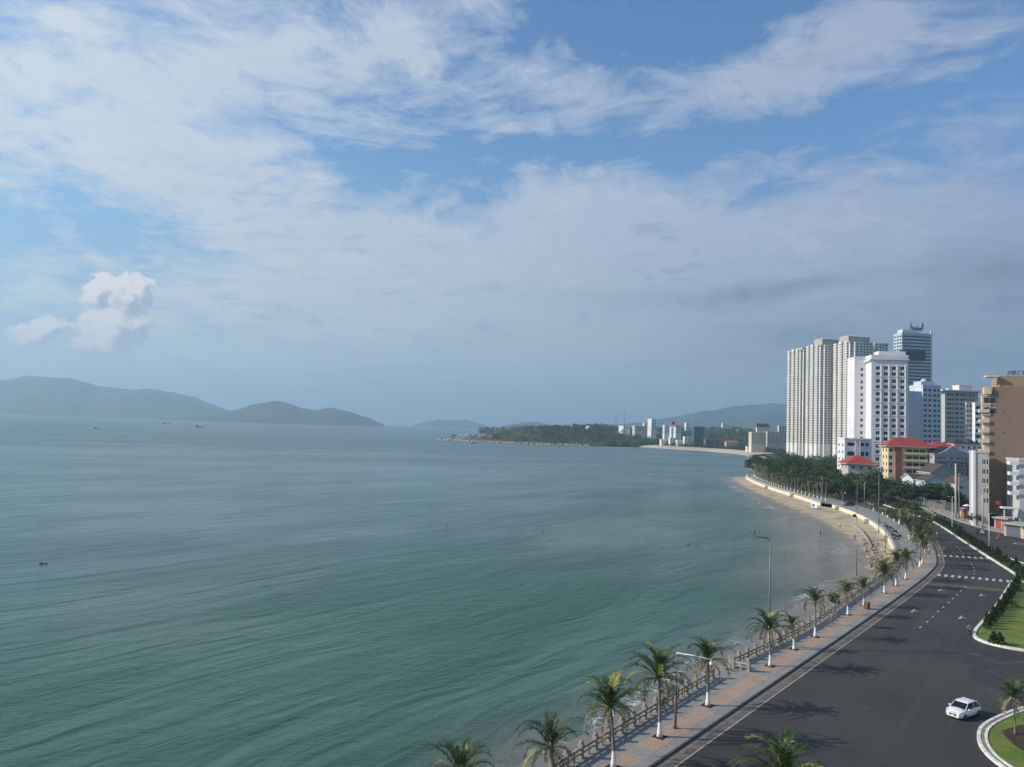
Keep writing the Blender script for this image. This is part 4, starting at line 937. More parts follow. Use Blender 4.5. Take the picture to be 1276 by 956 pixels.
class Bld:
    def __init__(s,name,label,cat,loc,rz,group=None):
        s.o=empty(name,(loc[0],loc[1],0),rz,label,cat,group); s.wall=MB(); s.wins=[]
    def face(s,th,ox,oy,width,z0,z1,cs=(),rs=(),rec=.18,style='gf',mi=0):
        U=Vector((cos(th),sin(th),0)); N=Vector((sin(th),-cos(th),0)); O=Vector((ox,oy,0)); Z=Vector((0,0,1))
        xs=sorted(set([0,width]+[v for c in cs for v in c])); zs=sorted(set([z0,z1]+[v for r in rs for v in r]))
        cs_=set((round(a,4)) for a,b in cs); rs_=set((round(a,4)) for a,b in rs)
        for i in range(len(xs)-1):
            hx=round(xs[i],4) in cs_ and any(abs(c[0]-xs[i])<1e-3 and abs(c[1]-xs[i+1])<1e-3 for c in cs)
            if not hx:
                s.wall.quad(O+U*xs[i]+Z*z0,O+U*xs[i+1]+Z*z0,O+U*xs[i+1]+Z*z1,O+U*xs[i]+Z*z1,mi); continue
            for j in range(len(zs)-1):
                if any(abs(r[0]-zs[j])<1e-3 and abs(r[1]-zs[j+1])<1e-3 for r in rs):
                    a,b,c,d=xs[i],xs[i+1],zs[j],zs[j+1]; I=-N*rec
                    p=[O+U*a+Z*c,O+U*b+Z*c,O+U*b+Z*d,O+U*a+Z*d]
                    for k in range(4):
                        q=(k+1)%4; s.wall.quad(p[k],p[q],p[q]+I,p[k]+I,mi)
                    s.wins.append((O+U*a+Z*c-N*rec,th,b-a,d-c,style))
                else: s.wall.quad(O+U*xs[i]+Z*zs[j],O+U*xs[i+1]+Z*zs[j],O+U*xs[i+1]+Z*zs[j+1],O+U*xs[i]+Z*zs[j+1],mi)
    def block(s,x,y,w,d,z0,z1,front=None,left=None,right=None,rec=.18,style='gf',mi=0,roof=True,parapet=0):
        s.face(0,x,y,w,z0,z1,*(front or ((),())),rec=rec,style=style,mi=mi)
        s.face(-PI/2,x,y+d,d,z0,z1,*(left or ((),())),rec=rec,style=style,mi=mi)
        s.face(PI/2,x+w,y,d,z0,z1,*(right or ((),())),rec=rec,style=style,mi=mi)
        s.face(PI,x+w,y+d,w,z0,z1,mi=mi)
        if roof: s.wall.quad((x,y,z1),(x+w,y,z1),(x+w,y+d,z1),(x,y+d,z1),mi)
        if parapet:
            for (cx,cy,a,b) in ((x+w/2,y-.03,w+.3,.3),(x+w/2,y+d+.03,w+.3,.3),(x-.03,y+d/2,.3,d-.4),(x+w+.03,y+d/2,.3,d-.4)): s.wall.box((cx,cy,z1+parapet/2-.02),(a,b,parapet),mi)
    def part(s,name,fn,m,parent=None):
        mb=MB(); fn(mb); return mb.build(name,m,parent or s.o)
    def finish(s,mats):
        s.wo=s.wall.build('wall',mats,s.o)
        L=s.wins
        for p,th,w_,h_,st in L[:100]: link('window',winmesh(w_,h_,st),s.o,tuple(p),th)
        if len(L)>100:
            by={}
            for p,th,w_,h_,st in L[100:]: by.setdefault(st[0],[]).append((p,th,w_,h_,st))
            mb=MB()
            gm=[GLS,GTEAL,GPALE,FRD if 'd' in L[0][4] else FRW]
            for st0,lst in by.items():
                g={'t':1,'p':2}.get(st0,0)
                for p,th,w_,h_,st in lst:
                    U=Vector((cos(th),sin(th),0)); N=Vector((sin(th),-cos(th),0)); q=p-N*.02; Z=Vector((0,0,1))
                    mb.quad(q,q+U*w_,q+U*w_+Z*h_,q+Z*h_,g)
                    if 'f' in st or 'm' in st: mb.box(tuple(p+U*w_/2+Z*h_/2),(.08,.05,h_),3,rz=th)
            tag(mb.build('windows_beyond_count',gm,s.o),kind='stuff').name='window_rest'
        return s.o
def place(X0,Xc,X2,Yt,d,phi):
    c=V(Xc,Yt,d); y_=ray(Xc,Yt); 
    def tn(px): r=ray(px,Yt); return r.x/r.y
    t=(d*tn(X2)-c.x)/(cos(phi)-sin(phi)*tn(X2)); sd=(c.x-d*tn(X0))/(sin(phi)+cos(phi)*tn(X0)) if X0<Xc else 12
    return c,t,sd,c.z
def hip(mb,x0,y0,x1,y1,z,h,ov=.8,mi=0,ridge=None,fas=.25):
    x0-=ov;y0-=ov;x1+=ov;y1+=ov; w,d=x1-x0,y1-y0
    if w>=d: a,b=(x0+d*.5,(y0+y1)/2),(x1-d*.5,(y0+y1)/2)
    else: a,b=((x0+x1)/2,y0+w*.5),((x0+x1)/2,y1-w*.5)
    if w>=d and a[0]>b[0]-.01: a=b=((x0+x1)/2,(y0+y1)/2)
    A,B=(*a,z+h),(*b,z+h); c=[(x0,y0,z),(x1,y0,z),(x1,y1,z),(x0,y1,z)]
    if w>=d: mb.poly([c[0],c[1],B,A],mi); mb.poly([c[1],c[2],B],mi); mb.poly([c[2],c[3],A,B],mi); mb.poly([c[3],c[0],A],mi)
    else: mb.poly([c[0],c[1],A],mi); mb.poly([c[1],c[2],B,A],mi); mb.poly([c[2],c[3],B],mi); mb.poly([c[3],c[0],A,B],mi)
    mb.box(((x0+x1)/2,(y0+y1)/2,z-fas/2-.01),(w-.02,d-.02,fas),mi+1 if mi==0 else mi)
def gable(mb,x0,y0,x1,y1,z,h,ov=.5,axis='y',th=.25,mi=0,wall_mi=None):
    """ridge runs along axis"""
    if axis=='y':
        xm=(x0+x1)/2
        for s_,xa in ((-1,x0-ov),(1,x1+ov)):
            zz=z-ov*h/((x1-x0)/2)
            P=[(xa,y0-ov,zz),(xm,y0-ov,z+h),(xm,y1+ov,z+h),(xa,y1+ov,zz)]
            q=[Vector(p) for p in P]; up=Vector((0,0,th)); 
            f=[a+up for a in q]; 
            order=f if (f[1]-f[0]).cross(f[2]-f[0]).z>0 else f[::-1]; mb.poly(order,mi); o2=q if (q[1]-q[0]).cross(q[2]-q[0]).z<0 else q[::-1]; mb.poly(o2,1)
            for i in range(4): j=(i+1)%4; mb.quad(q[i],q[j],f[j],f[i],1)
    else:
        ym=(y0+y1)/2
        for s_,ya in ((-1,y0-ov),(1,y1+ov)):
            zz=z-ov*h/((y1-y0)/2)
            q=[Vector(p) for p in [(x0-ov,ya,zz),(x0-ov,ym,z+h),(x1+ov,ym,z+h),(x1+ov,ya,zz)]]; up=Vector((0,0,th)); f=[a+up for a in q]
            order=f if (f[1]-f[0]).cross(f[2]-f[0]).z>0 else f[::-1]; mb.poly(order,mi); o2=q if (q[1]-q[0]).cross(q[2]-q[0]).z<0 else q[::-1]; mb.poly(o2,1)
            for i in range(4): j=(i+1)%4; mb.quad(q[i],q[j],f[j],f[i],1)
W_CREAM=mat('tower_cream',(.70,.675,.62),.85,.08,.05,streak=.12); W_GREYT=mat('tower_grey',(.33,.35,.37),.85,.08,.05,streak=.12)
W_WHITE=mat('white_render',(.72,.70,.71),.8,.06,.08,streak=.22); W_BEIGE=mat('beige_render',(.50,.46,.42),.85,.1,.1,streak=.25); W_BROWN=mat('brown_render',(.25,.17,.12),.88,.07,.06,streak=.3)
W_CRE2=mat('apartment_cream',(.64,.55,.36),.85,.1,.2,streak=.25); W_BRICK=mat('red_brick_paint',(.26,.10,.07),.85,.15,.4); W_GREY=mat('grey_render',(.36,.375,.37),.85,.08,.1,streak=.25); W_BLUE=mat('pale_blue_render',(.50,.60,.64),.85,.08,.2,streak=.3); W_BG=mat('bluish_white_render',(.50,.55,.60),.85,.06,.05,streak=.2)
def tiles(name,c):
    m,t,b=newmat(name); P=t.obj(); n=t.noise(P,.6,5,.6); z=t.sep(P)[2]; st=t.m('SINE',t.m('MULTIPLY',z,16.0)); c_=t.mix(t.mapr(n,.35,.7),tuple(x*.75 for x in c),tuple(x*1.2 for x in c)); c_=t.mix(t.mapr(st,.2,.9,0,.35),c_,tuple(x*.5 for x in c)); t.put(b.inputs['Base Color'],c_); b.inputs['Roughness'].default_value=.8; return m
R_RED=tiles('red_roof_tiles',(.36,.055,.045)); R_BROWN=tiles('brown_roof_tiles',(.085,.060,.055)); R_DARK=tiles('dark_roof_tiles',(.04,.042,.05)); R_ORANGE=tiles('orange_roof_tiles',(.42,.17,.09)); FASC=mat('fascia_white',(.62,.60,.56),.7,.1)
CONCR=mat('roof_concrete',(.38,.37,.34),.9,.15,.3)

# --- three slab towers
def tower(label,X0,Xc,X2,Yt,d,nf,pent,fcols,phi=R(10)):
    c,Wd_,D_,Hh=place(X0,Xc,X2,Yt,d,phi); b=Bld('apartment_tower',label,'tower',c,phi,'cream slab towers by the bay'); fh=Hh/nf
    n1=max(4,int(Wd_/4.2)); cs=cols(Wd_,n1,3.0); rs=rows(0,nf,fh,fh*.28,fh*.54); rs=rs[6:]  # front windows widened so their dark glass stands in for that face's shade
    b.block(0,3,Wd_,D_,0,Hh,front=(cs,rs),left=(cols(D_,max(3,int(D_/4.4)),1.5),rs),rec=.7,style='g',mi=0)
    # projecting bays on the sunlit side and the front
    nb=3; bw=D_/nb*.52
    for i in range(nb):
        y=3+D_*(i+.24)/nb; b.block(-2.6,y,2.6,bw,0,Hh+1.2+(i%2)*1.5,left=(cols(bw,2,1.5),rs),front=([(.5,1.9)],rs),rec=.6,style='g')
    for i in range(2):
        x=Wd_*(.10+.5*i); bw2=Wd_*.22; b.block(x,.4,bw2,2.6,0,Hh+1.0,front=(cols(bw2,2,2.9),rs),rec=.5,style='g')
    b.finish([W_CREAM])
    def pf(mb):
        x0,x1,h1,h2=pent; mb.box((Wd_*(x0+x1)/2,3+D_/2,Hh+h1/2),(Wd_*(x1-x0),D_*.6,h1)); mb.box((Wd_*.5,3+D_*.5,Hh+.5),(Wd_+1.2,D_+1.2,1.0)); 
        for k in range(6): mb.box((Wd_*(x0+(x1-x0)*(k+.5)/6),3+D_*.5,Hh+h1+.6),(1.2,D_*.62,1.2))
    b.part('roof_house',pf,CONCR); return b
tower('leftmost and narrowest of the three cream slab towers',983.8,999,1026,436.5,1010,44,(.2,.75,4,3),4)
tower('middle one of the three cream slab towers, partly hidden by the right one',1007,1024,1062,430.5,975,46,(.15,.75,10,3),5)
tower('widest and rightmost of the three cream slab towers, behind the white hotel',1041,1061,1109,426.5,940,46,(.05,.6,9,3),6)

# --- glass tower with the horned roof sculpture
c,W_,D_,Hh=place(1113.5,1124,1161.5,417,800,R(6)); b=Bld('glass_tower','teal glass tower with a horned sculpture on its roof','tower',c,R(6)); nf=40; fh=Hh/nf
rs=[r for r in rows(0,nf,fh,fh*.30,fh*.45)][8:]
b.block(0,0,W_,D_,0,Hh,front=([(1.2,W_-1.6)],rs),left=(cols(D_,3,D_*.24),rs),rec=.4,style='td',parapet=2.2)
b.finish([mat('teal_tower_white',(.42,.50,.50),.7,.06,.05)])
b.part('sky_bridge_box',lambda mb:(mb.box((W_*.32,-1.4,Hh*.845),(W_*.82,2.6,9.5)),),GTEAL)
b.part('roof_house',lambda mb:(mb.box((W_*.35,D_*.5,Hh+3),(W_*.55,D_*.6,6)),mb.box((W_*.97,.5,Hh*.5+3),(1.1,1.1,Hh+6))),mat('tower_white_trim',(.60,.62,.60),.7,.05))
def horns(mb):
    cx=W_*.60; z=Hh+6
    for sx in (-1,1):
        mb.tube([(cx,D_*.4,z+1.5),(cx+sx*3.5,D_*.4,z+1.2),(cx+sx*6.2,D_*.4,z+2.6),(cx+sx*7.2,D_*.4,z+5.6),(cx+sx*6.6,D_*.4,z+9)],[1.0,1.5,1.6,1.1,.3],6)
        mb.tube([(cx+sx*2,D_*.4,z),(cx+sx*3.0,D_*.4,z+4.2)],[.6,.4],5); mb.tube([(cx+sx*5,D_*.4,z-1),(cx+sx*5.2,D_*.4,z+3)],[.5,.4],5)
    mb.tube([(cx,D_*.4,z),(cx,D_*.4,z+5)],[1.2,.5],6)
b.part('roof_sculpture',horns,mat('sculpture_grey',(.16,.15,.16),.6,.2))

# --- white hotel
ph=R(-6)
ph=R(-9); c,W_,D_,Hh=place(1056,1065,1094,446.5,439,ph); b=Bld('white_hotel','tall white hotel with paired dark windows behind the red roofs','hotel',c,ph)
c2,W2,D2,H2=place(1078,1086,1131.6,445.5,428,ph)
inv=Matrix.Rotation(-ph,3,'Z'); off=inv@Vector((c2.x-c.x,c2.y-c.y,0))
fh=3.62
rr=[]; z=H2-3.4
for i in range(11):
    z-=fh; rr.append((z+.2,z+2.15)); z-=fh; rr.append((z+.55,z+2.5)); z-=.0
rr=sorted(r for r in rr if r[0]>8)
b.block(off.x,off.y,W2,max(D2,off.y*-1+6),0,H2,front=([(W2*.125,W2*.125+2.2),(W2*.345,W2*.345+2.2),(W2*.565,W2*.565+2.2),(W2*.79,W2*.79+2.2)],rr),left=([(D2*.45,D2*.45+.9)],[(r[0]+.7,r[0]+1.4) for r in rr]),right=(cols(D_*.6,4,1.0),rr),rec=.5,style='gf',parapet=1.6)
b.block(0,0,off.x+3,D_,0,Hh,front=([(off.x-2.9,off.x-1.5)],[(r[0],r[1]-.2) for r in rr if r[1]<Hh-4]),rec=.4,style='gf',parapet=1.0)
o=b.finish([W_WHITE])
def bands(mb):
    mb.box((off.x+W2/2,off.y-.35,H2-1.0),(W2+1.6,.8,.5)); mb.box((off.x-.5,off.y+6,H2-1.6),(1.4,12,.8)); mb.box((off.x+W2/2+2,off.y+7,H2+2.2),(W2-5,9,3.4))
    z=H2-3.4
    for x in (W2*.125,W2*.345,W2*.565,W2*.79):
        mb.box((off.x+x+2.75,off.y-.16,H2/2),(.35,.36,H2-8)); 
    for i in range(1,11): mb.box((off.x+W2/2,off.y-.1,H2-3.4-i*2*fh+.1),(W2-1.5,.24,.3))
b.part('trim',bands,W_WHITE)
for i in range(7):
    z=H2-6-i*7.2
    b.part('air_conditioner',lambda mb:mb.box((off.x+W2+.35,off.y+2+1.5*(i%3),z),(.7,.9,.7)),mat('ac_grey',(.45,.45,.45),.6,.1))
# podium with open terraces
ph=R(-4); c,W_,D_,Hh=place(1043.5,1052.5,1086,547.5,410,ph); b=Bld('hotel_podium','low white terraced wing with dark openings at the foot of the white hotel','building',c,ph)
b.block(0,0,W_,D_,0,Hh,front=([(W_*.10,W_*.46),(W_*.52,W_*.74),(W_*.78,W_*.9)],[(Hh-15.2,Hh-12.8),(Hh-8.6,Hh-6.4),(Hh-3.4,Hh-1.6)]),left=(cols(D_,2,2.0),rows(Hh-16,4,3.7,1.0,1.5)),rec=1.2,style='gd',parapet=.8); b.finish([W_WHITE])
b.part('frame_panel',lambda mb:(mb.box((W_*.40,-.5,Hh-4.2),(.7,.5,9.4)),mb.box((W_*.56,-.5,Hh-4.2),(.7,.5,9.4)),mb.box((W_*.48,-.5,Hh+.3),(6.4,.52,.7))),W_WHITE)
# small red roofed building
ph=R(-6); c,W_,D_,Hh=place(1051,1057,1090,577.5,385,ph); D_=max(D_,12); b=Bld('red_roofed_house','small cream house under a red hip roof in front of the white hotel','house',c,ph)
b.block(0,0,W_,D_,0,Hh,front=(cols(W_,3,1.7),rows(Hh-7.4,2,3.6,1.1,1.6)),left=(cols(D_,2,1.6),rows(Hh-3.8,1,3.6,1,1.6)),style='gf'); b.finish([W_BEIGE])
b.part('roof',lambda mb:hip(mb,0,0,W_,D_,Hh,4.2,1.6),[R_RED,FASC])
# cream apartment block with red roof
ph=R(-7); c,W_,D_,Hh=place(1098.6,1107,1160,556.5,375,ph); b=Bld('apartment_block','cream four storey apartment block with a brick red pillar and red hip roof','apartment block',c,ph)
fr=rows(Hh-13.6,4,3.35,1.0,1.55)
b.block(0,0,W_,D_,0,Hh,front=([(W_*.02,W_*.10)]+cols(W_*.5,3,2.6,x0=W_*.40,margin=.5)+[(W_*.92,W_*.98)],fr),left=(cols(D_,2,1.4),fr),style='gd'); b.finish([W_CRE2])
b.part('roof',lambda mb:hip(mb,0,0,W_,D_,Hh+.3,4.3,1.5),[R_RED,FASC])
b.part('pillar',lambda mb:(mb.box((W_*.22,-.5,Hh/2-.2),(W_*.135,1.0,Hh-.4)),mb.box((W_*.955,-.12,Hh/2-.2),(W_*.085,.3,Hh-.5))),W_BRICK)
for i in range(4):
    z=Hh-13.6+i*3.35
    bl=b.part('balcony',lambda mb:(mb.box((W_*.62,-.7,z+.0),(W_*.56,1.4,.22)),mb.box((W_*.62,-1.38,z+.62),(W_*.56,.14,1.1))),W_CRE2)
    b.part('balcony_back',lambda mb:(mb.box((W_*.62,.03,z+1.6),(W_*.56,.03,1.0)),),mat('red_brown_wall',(.22,.09,.07),.85,.2,1)) if False else None
# long red roof wing behind
ph=R(-7); c,W_,D_,Hh=place(1154,1158,1193,556.8,405,ph); b=Bld('long_red_roofed_wing','long low wing with a red roof between the apartment block and the grey hotel','building',c,ph)
b.block(0,0,W_,14,0,Hh,front=(cols(W_,5,1.3),rows(Hh-7,2,3.3,1,1.4)),style='gf'); b.finish([W_GREY]); b.part('roof',lambda mb:hip(mb,0,0,W_,14,Hh,3.2,1.2),[R_RED,FASC])
# grey hotel with gable and arched windows
ph=R(3); c,W_,D_,Hh=place(1163,1164.5,1208.5,565.5,368,ph); D_=14; b=Bld('grey_gabled_hotel','pale grey three storey hotel with an ornate gable and arched windows','hotel',c,ph)
fx=[W_*v for v in (.07,.17,.26,.46,.64,.76,.88)]
b.block(0,0,W_,D_,0,Hh,front=([(x,x+1.0) for x in fx],[(Hh-2.7,Hh-1.2),(Hh-6.4,Hh-4.7),(Hh-10,Hh-8.3)]),left=(cols(D_,3,1.1),rows(Hh-10.4,3,3.5,.8,1.5)),style='gf')
def gab(mb):
    pts=[(W_*.12,Hh),(W_*.30,Hh+1.6),(W_*.5,Hh+3.9),(W_*.70,Hh+1.6),(W_*.88,Hh)]
    f=[(x,-.15,z) for x,z in pts]; bk=[(x,.6,z) for x,z in pts]; mb.poly(f); mb.poly(bk[::-1])
    for i in range(5): j=(i+1)%5; mb.quad(f[j],f[i],bk[i],bk[j])
b.finish([W_GREY]); b.part('gable',gab,W_GREY)
b.part('roof',lambda mb:hip(mb,0,.7,W_,D_,Hh,3.6,.5),[R_DARK,FASC])
b.part('cornice',lambda mb:(mb.box((W_/2,-.2,Hh-3.6),(W_+.4,.4,.22)),mb.box((W_/2,-.2,Hh-7.2),(W_+.4,.4,.22))),mat('dark_cornice',(.10,.105,.11),.8,.1))
def arch(mb,cx,zc,r):
    for k in range(8):
        a0,a1=PI*k/8,PI*(k+1)/8; mb.tube([(cx+r*cos(a0),-.3,zc+r*.7*sin(a0)),(cx+r*cos(a1),-.3,zc+r*.7*sin(a1))],.13,4)
    for sx in (-1,1): mb.tube([(cx+sx*r,-.3,zc),(cx+sx*r,-.3,zc-6)],.13,4)
for i,f in enumerate((.22,.80)):
    b.part('porch_arch',lambda mb:arch(mb,W_*f,Hh-5.6,2.2),MC['dark_cornice'])
# little white house on top behind
ph=R(4); c,W_,D_,Hh=place(1186,1189,1219,553,410,ph); b=Bld('white_attic_house','small white house with a dark hipped roof above the grey gabled hotel','house',c,ph)
b.block(0,0,W_,10,0,Hh,front=(cols(W_,4,1.3),rows(Hh-3.6,1,3.3,1.0,1.6)),style='gf'); b.finish([W_WHITE]); b.part('roof',lambda mb:(hip(mb,0,0,W_*.52,10,Hh,3.0,.5),hip(mb,W_*.55,0,W_,10,Hh-.02,3.0,.5)),[R_DARK,FASC])
# bluish white tower
ph=R(8); c,W_,D_,Hh=place(1148,1150,1172,482,520,ph); D_=14; b=Bld('bluish_hotel','bluish white hotel tower with a blank left wall and dark square windows','hotel',c,ph)
fh=3.45; rs=[(Hh-3-i*fh,Hh-3-i*fh+1.6) for i in range(21)]; rs=sorted(rs)
b.block(0,0,W_,D_,0,Hh,front=([(W_*.06,W_*.06+2.1),(W_*.32,W_*.32+1.9),(W_*.60,W_*.60+2.1),(W_*.83,W_*.83+1.7)],rs),style='g',parapet=1.4); b.finish([W_BG]); b.part('roof_house',lambda mb:(mb.box((W_*.5,8,Hh+2),(W_*.75,8,4)),mb.ball((W_*.5,8,Hh+4),2.2,10,6)),W_BG)
b.part('rear_slab',lambda mb:mb.box((-6.2,5.5,Hh/2-1.6),(12.4,9,Hh-3.2)),W_BG)
# big grey hotel
ph=R(4); c,W_,D_,Hh=place(1173,1177.5,1219,487.5,560,ph); b=Bld('grey_slab_hotel','broad grey hotel slab with a thin overhanging roof edge','hotel',c,ph)
fh=3.35; rs=sorted((Hh-3.2-i*fh,Hh-3.2-i*fh+1.5) for i in range(22))
b.block(0,0,W_,max(D_,4),0,Hh,front=([(W_*v,W_*v+1.4) for v in (.06,.13,.20,.30,.36,.46,.53,.60,.72,.82)],rs),style='g'); b.finish([mat('slab_grey',(.44,.44,.42),.85,.06,.05,streak=.15)])
b.part('roof_slab',lambda mb:(mb.box((W_*.5,6,Hh+.5),(W_+7,17,1.0)),mb.box((W_*.68,6,Hh+3),(W_*.4,8,4.2)),mb.box((W_*.28,6,Hh+1.6),(W_*.12,4,1.6))),FASC)
ph=R(-5); c,W_,D_,Hh=place(1201.5,1204,1215,502,520,ph); b=Bld('cream_wing','narrow cream hotel wing with rows of small windows right of the grey slab','hotel',c,ph)
rs=sorted((Hh-3-i*3.3,Hh-3-i*3.3+1.5) for i in range(18)); b.block(0,0,W_,max(D_,3),0,Hh,front=(cols(W_,3,1.3),rs),left=(cols(max(D_,3),1,1.2),rs),style='g',parapet=.6); b.finish([mat('cream_wing_wall',(.55,.53,.48),.85,.08,.1)])
ph=R(-3); c,W_,D_,Hh=place(1213,1215,1240,503.5,455,ph); b=Bld('banded_office','white office block with dark ribbon windows left of the brown hotel','office block',c,ph)
rs=sorted((Hh-3-i*3.4,Hh-3-i*3.4+1.7) for i in range(17)); b.block(0,0,W_,max(D_,3),0,Hh,front=([(.3,W_*.42),(W_*.5,W_-.4)],rs),style='gm',parapet=1.0); b.finish([W_WHITE])

# --- brown hotel with rooftop letters
ph=R(-22); c,W_,D_,Hh=place(1225,1232.8,1330,498,268,ph)
b=Bld('brown_hotel','large brown hotel wall with stacked cream balconies on its left side','hotel',c,ph)
zt=V(1243,476,268).z
wr=[V(1271,y,268).z for y in (488,514.5,526.5,539,550.5,562,574)]
wx=V(1270,500,268).x-c.x
b.block(0,0,W_,16,0,zt-1.8,front=([(wx,wx+1.6),(wx+9,wx+10.6)],sorted((z-1.0,z+.9) for z in wr)),left=(cols(D_,2,1.6),rows(2,14,3.4,.7,2.0)),rec=.25,style='pf')
b.finish([W_BROWN])
Cc=mat('cream_trim',(.60,.50,.38),.8,.1,.3,streak=.3)
b.part('roof_block',lambda mb:(mb.box((W_/2+1.5,6.5,zt+.2),(W_-3.5,11,3.9)),),mat('brown_top',(.34,.23,.16),.88,.06,.1))
b.part('canopy',lambda mb:(mb.box((.8,1.5,zt+1.9),(3.6,5,.6)),mb.box((-.6,.6,zt-3.2),(2.2,3.2,2.4)),mb.box((.9,-.12,zt-1.6),(.3,.3,3.6))),Cc)
for i,z in enumerate((zt-6.6,zt-10.2)):
    b.part('loggia',lambda mb:(mb.box((-.9,.9,z-1.3),(2.6,2.4,.5)),mb.box((-2.1,.9,z+.2),(.3,2.4,2.8)),mb.box((.8,-.05,z+.0),(2.4,.14,2.3)),mb.box((-.9,.9,z+1.6),(2.6,2.4,.45))),Cc if i else Cc)
    b.part('loggia_opening',lambda mb:(mb.box((1.0,-.13,z),(1.7,.06,1.9)),mb.box((-.9,-.1,z+.1),(1.3,.5,1.9))),DARKM)
bz=[V(1228,y,268).z for y in (513.5,526,538.5,551,563.5,576,588.5,601,613.5,626)]
for z in bz:
    bl=b.part('balcony',lambda mb:(mb.box((-1.6,.6,z-.1),(3.0,2.6,.22)),mb.box((-1.6,-.66,z+.5),(3.0,.12,1.0)),mb.box((-3.06,.6,z+.5),(.12,2.4,1.0))),Cc)
    b.part('balcony_door',lambda mb:mb.box((-.4,.52,z+1.05),(.5,.06,2.0)),DARKM,bl)
b.part('side_wing',lambda mb:mb.box((-.8,2.1,(bz[0]+1)/2),(1.6,3.6,bz[0]+1)),mat('cream_side',(.55,.48,.38),.85,.08,.2,streak=.3))
for k,z in enumerate((bz[0]-1,bz[2]-1,bz[4]-1,bz[6]-1)):
    b.part('vent',lambda mb:mb.box((W_*.19,-.03,z+1),(.35,.08,.25)),DARKM)
def letters(parent,txt,x,z,size,m,gap=1.0,y=1.2,depth=.15,rx=PI/2,frame=True):
    cu=bpy.data.curves.new('lettering','FONT'); cu.body=txt; cu.size=size; cu.extrude=depth; ob=bpy.data.objects.new('tmp',cu); C.objects.link(ob)
    dg=bpy.context.evaluated_depsgraph_get(); me=bpy.data.meshes.new_from_object(ob.evaluated_get(dg)); bpy.data.objects.remove(ob); me.materials.clear(); me.materials.append(m)
    o=link('lettering',me,parent,(x,y,z)); o.rotation_euler=(rx,0,0); return o
e=empty('rooftop_sign',(c.x,c.y,0),ph,'dark letters standing on a frame on the brown hotel roof','sign')
xs_=V(1253.5,474,268).x-c.x; letters(e,'AIRY B',xs_,zt+2.75,1.75,mat('sign_dark',(.035,.03,.03),.6,.1)); mb=MB(); mb.box((xs_+3.5,1.3,zt+2.6),(8,.1,.1)); mb.box((xs_+3.5,1.3,zt+3.7),(8,.06,.06)); [mb.box((xs_+k*1.6,1.4,zt+3.0),(.08,.08,1.6)) for k in range(5)]; mb.build('frame',DARKM,e)
# beige lower wing
ph=R(-20); c,W_,D_,Hh=place(1212.2,1215,1232.2,564.5,260,ph); b=Bld('beige_hotel_wing','narrow beige hotel wing with a white left edge beside the brown wall','hotel wing',c,ph)
rz_=sorted((V(1226,y,262).z-.7,V(1226,y,262).z+.8) for y in (575.5,587.5,599,611,623)); b.block(0,0,W_,9,0,Hh,front=([(W_*.53,W_*.62),(W_*.66,W_*.76),(W_*.84,W_*.96)],rz_),style='gd',parapet=.7); b.finish([W_BEIGE])
b.part('white_edge',lambda mb:mb.box((-.25,1.2,Hh/2+.4),(.7,3.0,Hh+.8)),W_WHITE)
# right edge grey building with white balconies
ph=R(-18); c,W_,D_,Hh=place(1262,1270,1302,574,252,ph); b=Bld('pale_grey_building','pale grey building at the right edge with white curved balconies','building',c,ph)
b.block(0,0,W_,14,0,Hh,left=(cols(9,2,1.0),rows(1,5,3.4,1.0,1.6)),style='gf',parapet=.7); b.finish([mat('cool_grey_render',(.47,.50,.51),.85,.06,.1,streak=.2)])
for y in (577,590,602.5,614.5):
    z=V(1263,y,252).z
    b.part('balcony',lambda mb:(mb.box((-1.5,.8,z-.5),(2.6,2.8,.25)),mb.box((-1.5,-.55,z+.05),(2.6,.12,.95)),mb.box((-2.75,.8,z+.05),(.12,2.8,.95))),W_WHITE)
b.part('porch',lambda mb:(mb.box((-3.2,-1,V(1260,633,252).z),(4.6,3.0,.5)),mb.box((-4.8,-2,V(1260,640,252).z),(.3,.3,4.0)),mb.box((-2.2,-2,V(1260,640,252).z),(.3,.3,4.0))),W_WHITE)

# --- low houses with brown roofs
def house(label,X0,Xc,X2,Ye,d,ph,rise,axis,wm,rm,depth=12,group='low houses behind the street wall'):
    c,W_,D_,Hh=place(X0,Xc,X2,Ye,d,ph); b=Bld('low_house',label,'house',c,ph,group)
    b.block(0,0,W_,depth,0,Hh,front=(cols(W_,2,1.3),rows(Hh-3.2,1,3.2,1.0,1.3)),style='gf'); 
    if axis=='y': b.wall.tri((0,0,Hh),(W_,0,Hh),(W_/2,0,Hh+rise)); b.wall.tri((W_,depth,Hh),(0,depth,Hh),(W_/2,depth,Hh+rise))
    else: b.wall.tri((0,depth,Hh),(0,0,Hh),(0,depth/2,Hh+rise)); b.wall.tri((W_,0,Hh),(W_,depth,Hh),(W_,depth/2,Hh+rise))
    b.finish([wm]); b.part('roof',lambda mb:gable(mb,0,0,W_,depth,Hh,rise,.6,axis),[rm,FASC]); return b
house('grey gabled house with a long brown roof, uppermost of the low houses',1158,1160,1189,588.5,350,R(0),3.6,'y',W_GREY,R_BROWN,11)
house('small house with a brown roof and white eaves left of the pale blue house',1136,1138,1157,597,352,R(4),2.0,'x',W_BLUE,R_BROWN,9)
house('pale blue house with a sloping dark roof in front of the grey gabled house',1151,1153,1178,599,338,R(0),2.3,'y',W_BLUE,R_BROWN,8)
house('pale blue house with a plain gable left of the beige hotel wing',1190,1191,1219,603,334,R(-1),2.9,'y',W_BLUE,R_BROWN,13)
